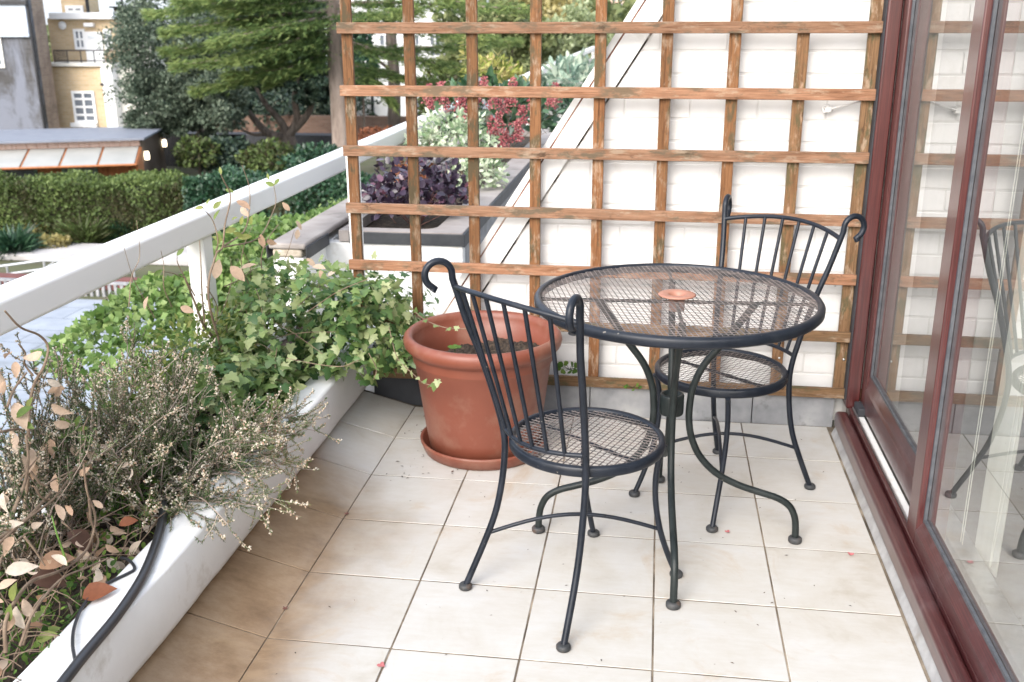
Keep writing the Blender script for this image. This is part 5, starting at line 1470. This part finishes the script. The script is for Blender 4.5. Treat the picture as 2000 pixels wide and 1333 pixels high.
# grey rendered house with a brown brick flank
Yg = 33.0
x0, x1, _, _ = rect(-160, 70, 74, 250, Yg)
gh = thing('grey_house', 'grey rendered house with peeling pale paint and a brown brick flank at the far left', 'house', (x0, Yg + 1, GZ))
MB().box(x0, x1, Yg, Yg + .25, GZ, 6).build('wall', 'grey_render', gh)
MB().box(x0, x1 - .03, Yg + .251, Yg + 1.0, GZ, 6.5).build('flank_wall', 'brown_brick', gh)
a = rect(-60, 10, 57, 73, Yg)
MB().rbox(a[0], a[1], Yg - .12, Yg - .005, a[2], a[3], .02).build('pale_panel', pmat('pale_blue_panel', [(.42, .47, .55), (.50, .55, .62)], .6), gh)
MB().box(a[0], a[1] + .1, Yg - .2, Yg - .125, a[3] + .005, a[3] + .11).build('lead_edge', 'black', gh)
MB().tube([(x1 + .05, Yg - .06, GZ), (x1 + .05, Yg - .06, 5)], .05, 8).build('drainpipe', 'black', gh)
window(gh, -25, 60, 6, 133, Yg, 1, 2, 'cream', .1)
# yellow brick house
Yy = 34.6
yh = thing('yellow_house', 'sunny yellow brick house with white door, balcony railing and white cornice', 'house', at(160, 240, Y=Yy + 1))
x0, x1, _, zt = rect(98, 131, 205, 250, Yy)
MB().box(x0, x1, Yy, Yy + 2.2, GZ, zt).build('wall', 'yellow_brick', yh)
a = rect(206, 131, 226, 250, Yy)
MB().box(x1 + .005, a[1], Yy - .08, Yy + 2.2, GZ, zt + .02).build('white_pier', 'whitewall', yh)
a2 = rect(228, 131, 285, 250, Yy + .3)
MB().box(a[1] + .005, a2[1], Yy + .3, Yy + 2.2, GZ, zt - .05).build('cream_wall', 'cream', yh)
MB().box(x0 - .12, a[1] + .1, Yy - .14, Yy + 1.0, zt + .025, zt + .13).build('balcony_slab', 'cream', yh)
Yu = Yy + 1.0
ux0, ux1, _, uzt = rect(98, 36, 226, 127, Yu)
MB().box(ux0, ux1, Yu, Yu + 1.2, zt - .3, uzt).build('upper_wall', 'yellow_brick', yh)
c0 = rect(104, 25, 228, 38, Yu)
MB().rbox(c0[0], c0[1], Yu - .3, Yu + 1.3, c0[2], c0[3], .02).build('cornice', 'whitewall', yh)
dd = rect(169, 62, 203, 126, Yu)
dx = MB().rbox(dd[0], dd[1], Yu - .08, Yu - .005, dd[2], dd[3], .01).build('door', 'whitewall', yh)
MB().box(dd[0] + .16, dd[1] - .16, Yu - .1, Yu - .081, dd[2] + .9, dd[3] - .14).build('pane', pmat('pale_pane', [(.62, .66, .68), (.7, .72, .74)], 1, rough=.2), dx)
window(yh, 146, 57, 168, 97, Yu, 2, 2, fw=.09)
window(yh, 204, 57, 219, 97, Yu, 2, 2, fw=.06)
window(yh, 144, 178, 188, 240, Yy, 2, 4, fw=.09)
s_ = rect(142, 240, 192, 248, Yy)
MB().box(s_[0], s_[1], Yy - .16, Yy - .005, s_[2], s_[3]).build('window_sill', 'whitewall', yh)
q = at(124, 50, Y=Yu)
MB().lathe([(0, -.05), (.14, -.045), (.15, 0), (0, 0)], (0, 0, 0), 20).build('alarm_box', 'whitewall', yh).matrix_basis = Matrix.Translation(q + Vector((0, -.06, 0))) @ Matrix.Rotation(R(-90), 4, 'X')
bpy.data.objects['alarm_box'].matrix_parent_inverse = wm(yh).inverted()
q = at(177, 49, Y=Yu)
MB().rbox(q.x - .18, q.x + .18, Yu - .2, Yu - .005, q.z - .07, q.z + .07, .03).build('porch_light', 'whitewall', yh)
q = at(202, 165, Y=Yy)
MB().rbox(q.x - .05, q.x + .05, Yy - .15, Yy - .005, q.z - .05, q.z + .05, .02).build('wall_light', 'black', yh)
rg = MB()
ra = rect(106, 99, 222, 126, Yy - .05)
rg.tube([(ra[0], Yy - .05, ra[3]), (ra[1], Yy - .05, ra[3])], .022, 6)
rg.tube([(ra[0], Yy - .05, ra[2] + .12), (ra[1], Yy - .05, ra[2] + .12)], .018, 6)
nb_ = 40
for k in range(nb_ + 1):
    if k < 10 or k > 34 or k % 9 == 0:
        x = ra[0] + (ra[1] - ra[0]) * k / nb_
        rg.tube([(x, Yy - .05, ra[2]), (x, Yy - .05, ra[3])], .012 if k % 9 else .02, 5)
rg.build('balcony_railing', 'black', yh)
# house behind, with a window, and a roof lantern
Yd = 39.0
d0 = rect(118, -40, 168, 40, Yd)
rh = thing('rear_house', 'yellow brick house with a white window rising behind the cornice of the yellow house', 'house', ((d0[0] + d0[1]) / 2, Yd + 2, GZ))
MB().box(d0[0], d0[1], Yd, Yd + .9, GZ, d0[3]).build('wall', 'yellow_brick', rh)
window(rh, 129, 11, 164, 27, Yd, 2, 1, fw=.12)
MB().tube([(d0[1] + .06, Yd - .06, GZ), (d0[1] + .06, Yd - .06, d0[3])], .07, 8).build('drainpipe', 'black', rh)
v0 = rect(219, 16, 248, 38, 40)
rv = thing('roof_vent', 'black roof lantern with a post beside the pale tree', 'vent', ((v0[0] + v0[1]) / 2, 40, v0[2]))
MB().prism_y([(v0[0] + .12, v0[2] - .4), (v0[1] - .12, v0[2] - .4), (v0[1] - .08, v0[3]), (v0[0] + .08, v0[3])], 40, 40.6).build('vent_body', 'bark', rv)
MB().box(v0[0] - .05, v0[1] + .05, 39.9, 40.7, v0[3] + .003, v0[3] + .06).build('vent_cap', 'black', rv)
MB().tube([((v0[0] + v0[1]) / 2, 40.3, v0[3] + .06), ((v0[0] + v0[1]) / 2, 40.3, v0[3] + .8)], .05, 8).build('vent_post', 'black', rv)
MB().box(v0[0] - .1, v0[1] + .6, 40.65, 41.6, GZ, v0[2] - .3).build('party_wall', 'cream', rv)
# white stucco house behind the cedar
Yw = 43.0
a = rect(640, 40, 910, 270, Yw)
wh = thing('white_house', 'white stucco house with dark windows half hidden behind the cedar', 'house', ((a[0] + a[1]) / 2, Yw + 3, GZ))
MB().box(a[0], a[1], Yw, Yw + 6, GZ, 3.4).build('wall', 'whitewall', wh)
for (p0_, p1_, p2_, p3_) in ((800, 66, 822, 112), (838, 66, 862, 112), (740, 66, 765, 112), (800, 190, 826, 245), (690, 66, 715, 112)): window(wh, p0_, p1_, p2_, p3_, Yw, 2, 2, fw=.07)
q = at(729, 230, Y=Yw)
MB().tube([(q.x, Yw - .07, GZ), (q.x, Yw - .07, 3.2)], .06, 8).build('drainpipe', 'black', wh)
# garden brick wall behind the trees
a = rect(390, 226, 700, 268, 38.0)
gwl = MB().box(a[0], a[1] + 4, 38, 38.3, GZ, a[3]).build('garden_wall', 'red_brick'); tag(gwl, 'old brown brick garden wall behind the dark tree trunk', 'wall')
lg_ = MB().rbox(a[0], a[1] - .2, 35.6, 36.4, GZ, at(600, 262, Y=36).z, .03).build('raised_bed', 'felt'); tag(lg_, 'dark raised bed edging at the foot of the brick garden wall', 'raised bed')
# far tower and roof
Yt = 430.0
a = rect(1193, -120, 1262, 95, Yt)
tw_ = thing('tower_block', 'far pink tower block with a grid of small windows seen above the rail', 'tower block', ((a[0] + a[1]) / 2, Yt + 6, GZ))
MB().box(a[0], a[1] + 8, Yt, Yt + 14, GZ - 20, a[3]).build('wall', 'pink_tower', tw_)
wm_ = MB().box(-.6, .6, -.25, -.02, -.75, .75).mesh('window', 'pane')
for i in range(6):
    for j in range(9):
        q = at(1200 + i * 12.2, 4 + j * 12.4 - 30, Y=Yt)
        inst('window', wm_, tw_, (q.x, Yt, q.z))
Yf = 95.0
a = rect(1040, 12, 1192, 24, Yf)
fh = thing('far_house', 'far low house with a dark flat roof edge left of the pink tower', 'house', ((a[0] + a[1]) / 2, Yf + 3, GZ))
MB().box(a[0], a[1], Yf, Yf + 8, GZ, a[2]).build('wall', 'cream', fh)
MB().box(a[0] - .4, a[1] + .3, Yf - .5, Yf + 8, a[2] + .01, a[2] + .45).build('roof', 'black', fh)
MB().box(a[0] + 1, a[1] - .5, Yf + 1, Yf + 7, a[2] + .46, a[2] + 3).build('upper_wall', 'slate', fh)

# ================================================================== TREES
def tree(name, label, base, limbs, crowns, tm, size, mat, bark='bark', wide=1.0, inner=.35, tint=(0, 1), up=.3, lightup=0):
    t = thing(name, label, 'tree', base)
    b = MB()
    for pts, r0, r1 in limbs: b.tube(smooth_path(pts, 5), list(np.linspace(r0, r1, (len(pts) - 1) * 5 + 1)), 9)
    b.build('trunk', bark, t)
    P, D = [], []
    for c, rad, n, ncl in crowns:      # clumps spread through the crown
        cc, _ = shell(ncl, c, rad, inner, -.9)
        per = max(1, n // len(cc))
        for q in cc:
            e = sph(per)
            rr_ = min(rad) * rng.uniform(.16, .34)
            P.append(q + e * np.array([1.2, 1.2, .7]) * rr_ * (rng.random((per, 1)) ** .5))
            D.append(e)
    P, D = np.concatenate(P), np.concatenate(D)
    n = len(P)
    leafmass('crown', t, tm, P, unit(D * .5 + rng.normal(0, .6, (n, 3))), unit(D * .5 + rng.normal(0, .5, (n, 3)) + np.array([0, 0, up])), n01(n, *size), np.clip(n01(n, *tint) + .12 * np.sin(P[:, 0] * 3) * np.sin(P[:, 2] * 4), 0, 1), mat, kind=None, wide=wide)
    return t
# grey green tree, left
c = at(345, 120, Y=29); b0 = at(430, 320, Z=GZ)
tree('grey_green_tree', 'bushy grey green evergreen tree beside the yellow house', (b0.x, 30, GZ), [([(b0.x, 30, GZ), (b0.x - .3, 30, -1.2), (c.x, 29.5, .5)], .16, .06)],
     [((c.x, 29, c.z + .4), (1.7, 1.7, 2.3), 24000, 130), (tuple(at(318, 210, Y=28.5)), (1.0, 1.2, .95), 11000, 60), (tuple(at(420, 180, Y=28.6)), (1.1, 1.2, 1.2), 11000, 60), (tuple(at(385, 262, Y=28.4)), (.7, .8, .55), 4500, 26)], LEAFQ, (.07, .14), 'oak', wide=1.0, inner=.5)
# dark tree with branching trunk
b0 = at(568, 294, Y=33.0); b0.z = GZ
def pa(px, py, Y=33.0): return tuple(at(px, py, Y=Y))
tree('dark_tree', 'dark leaved tree with a thick low trunk forking into black limbs', tuple(b0),
     [([tuple(b0), pa(568, 290), pa(562, 268)], .34, .24), ([pa(562, 268), pa(525, 262), pa(490, 225), pa(470, 190)], .17, .07), ([pa(562, 268), pa(550, 240), pa(520, 205), pa(500, 170)], .16, .06), ([pa(562, 270), pa(580, 235), pa(575, 190), pa(585, 150)], .17, .06), ([pa(566, 262), pa(600, 225), pa(615, 185), pa(640, 150)], .14, .05), ([pa(525, 262), pa(490, 262), pa(450, 240)], .07, .03)],
     [((*pa(545, 120)[:1], 33.5, pa(545, 120)[2]), (2.0, 1.6, 1.25), 22000, 120), ((*pa(520, 25)[:1], 34.5, pa(520, 25)[2]), (2.4, 1.5, 1.2), 12000, 80), (pa(440, 205, 32), (1.0, 1., .55), 6000, 36), (pa(620, 175, 33), (.9, 1., .6), 6000, 36)], LEAFQ, (.07, .14), 'darkleaf', wide=1.2, inner=.3)
# cedar with a straight pale trunk and layered boughs
Yc = 25.5
def pc(px, py, Y=Yc): return at(px, py, Y=Y)
b0 = pc(668, 330); b0 = Vector((b0.x, b0.y, GZ))
cd_ = thing('cedar_tree', 'tall cedar with straight pale trunk and layered bright green boughs', 'tree', b0)
MB().tube(smooth_path([b0, pc(664, 240), pc(656, 120), pc(651, 0), pc(648, -160)], 5), list(np.linspace(.24, .165, 21)), 12).build('trunk', 'bark_pale', cd_)
boughs = [((648, 0), (560, 8), (430, 20), 23.6, .9), ((650, 34), (575, 45), (410, 84), 22.9, .9), ((650, 56), (560, 84), (450, 118), 23.2, .85), ((653, 90), (580, 128), (440, 150), 23.8, .75), ((648, -25), (520, -20), (340, 2), 23.4, 1.0), ((652, 76), (600, 88), (520, 132), 24.8, .6),
          ((648, -10), (470, 0), (285, 28), 24.0, 1.0), ((650, 20), (500, 35), (315, 62), 23.5, 1.1), ((650, 45), (520, 75), (318, 100), 24.4, 1.05), ((652, 70), (540, 105), (335, 128), 23.4, .9), ((654, 110), (560, 138), (375, 178), 24.0, .8), ((652, 60), (590, 60), (460, 40), 24.6, .7),
          ((650, -40), (560, -25), (400, -8), 23.0, 1.0), ((652, 95), (600, 120), (520, 165), 25.0, .6), ((652, 30), (600, 50), (540, 110), 25.0, .6),
          ((656, 8), (780, 6), (1030, 18), 24.5, .9), ((656, 40), (780, 50), (960, 75), 24.2, 1.0), ((658, 75), (760, 105), (905, 135), 25.2, .8), ((660, 120), (740, 140), (880, 172), 26.5, .7), ((656, -30), (760, -25), (900, 5), 23.6, .9), ((656, 30), (720, 30), (810, 20), 23.0, .8), ((662, 150), (730, 160), (770, 205), 26.0, .6), ((660, 95), (800, 95), (1015, 80), 26.5, .8)]
P, D, Nn, T = [], [], [], []
for (s, m_, e, Yt_, wd) in boughs:
    A, B_, E_ = pc(*s), pc(m_[0], m_[1], (Yc + Yt_) / 2), pc(e[0], e[1], Yt_)
    path = smooth_path([A, B_, E_], 8)
    MB().tube(path, list(np.linspace(.055, .012, len(path))), 6, cap=False).build('bough', 'bark_pale', cd_)
    pa_ = np.array([tuple(p) for p in path])
    n = int(1000 + 450 * wd)
    t = .16 + .84 * rng.random(n) ** .8
    i = np.minimum((t * (len(pa_) - 1)).astype(int), len(pa_) - 2)
    fr = (t * (len(pa_) - 1) - i)[:, None]
    base = pa_[i] * (1 - fr) + pa_[i + 1] * fr
    tang = unit(pa_[i + 1] - pa_[i])
    side = unit(np.cross(tang, np.tile([[0, 0, 1.]], (n, 1))))
    lat = rng.normal(0, 1, n) * .42 * wd * (.35 + .65 * np.sin(np.pi * np.clip(t * .92 + .05, 0, 1)))
    lat = np.round(lat / .22) * .22 * .55 + lat * .45                   # side sprays, with gaps between
    pos = base + side * lat[:, None] + np.stack([np.zeros(n), np.zeros(n), -.16 * np.abs(lat) + rng.normal(0, .06, n)], 1)
    P.append(pos); D.append(unit(tang * .8 + side * np.sign(lat)[:, None] * .6 + rng.normal(0, .3, (n, 3)) + np.array([0, 0, -.15])))
    Nn.append(unit(np.tile([[0, -.2, 1.]], (n, 1)) + rng.normal(0, .3, (n, 3)))); T.append(np.clip(.25 + .5 * t + rng.normal(0, .22, n), 0, 1))
P, D, Nn, T = map(np.concatenate, (P, D, Nn, T))
leafmass('needles', cd_, TUFT, P, D, Nn, n01(len(P), .11, .21), T, 'cedar')
# shrubs below the trees
def blob(name, label, px, py, Y, rx, rz, n, size, mat, cat='shrub', tm=LEAFQ):
    c = at(px, py, Y=Y)
    t = thing(name, label, cat, (c.x, c.y, GZ))
    p, d = shell(n, c, (rx, rx, rz), .55, -.8)
    leafmass('foliage', t, tm, p, unit(d * .6 + rng.normal(0, .6, (len(p), 3))), unit(d + rng.normal(0, .4, (len(p), 3)) + np.array([0, 0, .4])), n01(len(p), *size), n01(len(p), 0, 1), mat, wide=1.1)
    MB().tube([(c.x, c.y, GZ), (c.x + .05, c.y, c.z)], [.06, .03], 6).build('stem', 'bark', t)
blob('garden_shrub', 'dark shrub under the grey green tree, right of the garden studio', 440, 305, 27, .8, .45, 1800, (.1, .18), 'darkleaf')
blob('garden_shrub', 'olive yellow shrub below the dark tree left of the trunk', 385, 300, 26, .55, .40, 1000, (.1, .16), 'hedge')
blob('garden_shrub', 'mid green shrub directly in front of the dark tree trunk', 528, 315, 23, .70, .42, 1900, (.08, .15), 'hedge')
blob('garden_shrub', 'dark green shrub at the foot of the cedar beside the rail', 625, 318, 22, .75, .35, 1500, (.08, .15), 'laurel')
blob('garden_shrub', 'russet leaved shrub behind the first trellis opening', 735, 268, 30, .7, .25, 700, (.08, .14), 'rustleaf')
blob('garden_shrub', 'yellow green climber on the edge of the white house behind the trellis', 880, 190, 36, 1.2, 1.0, 2600, (.14, .24), 'hedge')
blob('garden_shrub', 'dark evergreen screen behind the old garden wall left of the cedar', 560, 205, 41, 3.4, 1.5, 9000, (.14, .26), 'darkleaf')
blob('garden_shrub', 'dark blue green evergreen to the right of the cedar trunk', 705, 130, 34, .55, 1.2, 3200, (.1, .18), 'laurel')
q = at(768, 250, Y=38); q.z = GZ
gt = thing('slender_tree', 'slender grey tree trunk in front of the white house seen through the first trellis gap', 'tree', q)
tb_ = MB()
tb_.tube(smooth_path([q, at(770, 160, Y=38), at(764, 70, Y=38), at(760, -60, Y=38)], 5), list(np.linspace(.26, .17, 16)), 10)
tb_.tube(smooth_path([at(768, 140, Y=38), at(740, 120, Y=37.6), at(700, 95, Y=37)], 4), list(np.linspace(.09, .03, 9)), 7)
tb_.build('trunk', 'bark', gt)
# far trees
def ftree(label, px, py, Y, rx, rz, n, size, mat, base_px=None):
    c = at(px, py, Y=Y)
    tree('far_tree', label, (c.x, c.y, GZ), [([(c.x, c.y, GZ), (c.x + .2, c.y, (GZ + c.z) / 2), (c.x, c.y, c.z)], .28, .1), ([(c.x, c.y, (GZ + c.z) / 2), (c.x + rx * .5, c.y, c.z)], .14, .05), ([(c.x, c.y, (GZ + c.z) / 2), (c.x - rx * .5, c.y, c.z + rz * .3)], .14, .05)],
         [((c.x, c.y, c.z), (rx, rx, rz), n, 60)], LEAFQ, size, mat, wide=1.1, inner=.3)
ftree('olive green tree directly behind the tall pale spire', 960, 85, 40, 2.0, 2.1, 5000, (.2, .34), 'olive')
ftree('yellowing autumn tree between the second and third trellis columns', 1045, 55, 55, 2.8, 3.2, 4200, (.24, .4), 'autumn')
ftree('pale feathery green tree left of the pink tower', 1120, 75, 42, 1.5, 1.25, 5200, (.14, .26), 'willow')
ftree('bare brownish autumn tree above the pale feathery tree', 1085, 5, 70, 3.2, 3.5, 2600, (.24, .4), 'autumn')
ftree('olive tree half hidden behind the white house', 900, 10, 60, 3.0, 3.5, 4200, (.25, .4), 'olive')
ftree('dull green tree to the right of the cedar trunk', 740, 20, 50, 2.6, 3.0, 4200, (.25, .4), 'oak')
N = 15000
xx = rng.uniform(-62, 2, N)
yy = rng.uniform(66, 84, N)
k = ~((xx / yy > -.58) & (xx / yy < -.50))
zz = GZ + rng.random(N) ** .8 * (9 + 2.5 * np.sin(xx * .35) + 1.5 * np.sin(xx * .9 + 1)) * np.where(xx / yy < -.47, .30, 1)
P = np.stack([xx, yy, zz], 1)[k]
N = len(P)
dt = leafmass('distant_trees', None, LEAFQ, P, sph(N), unit(sph(N) + np.array([0, -.4, .5])), n01(N, .5, 1.0), n01(N, 0, .9), 'olive', wide=1.2)
tag(dt, 'far band of trees closing the view behind the houses', 'trees', kind='stuff')
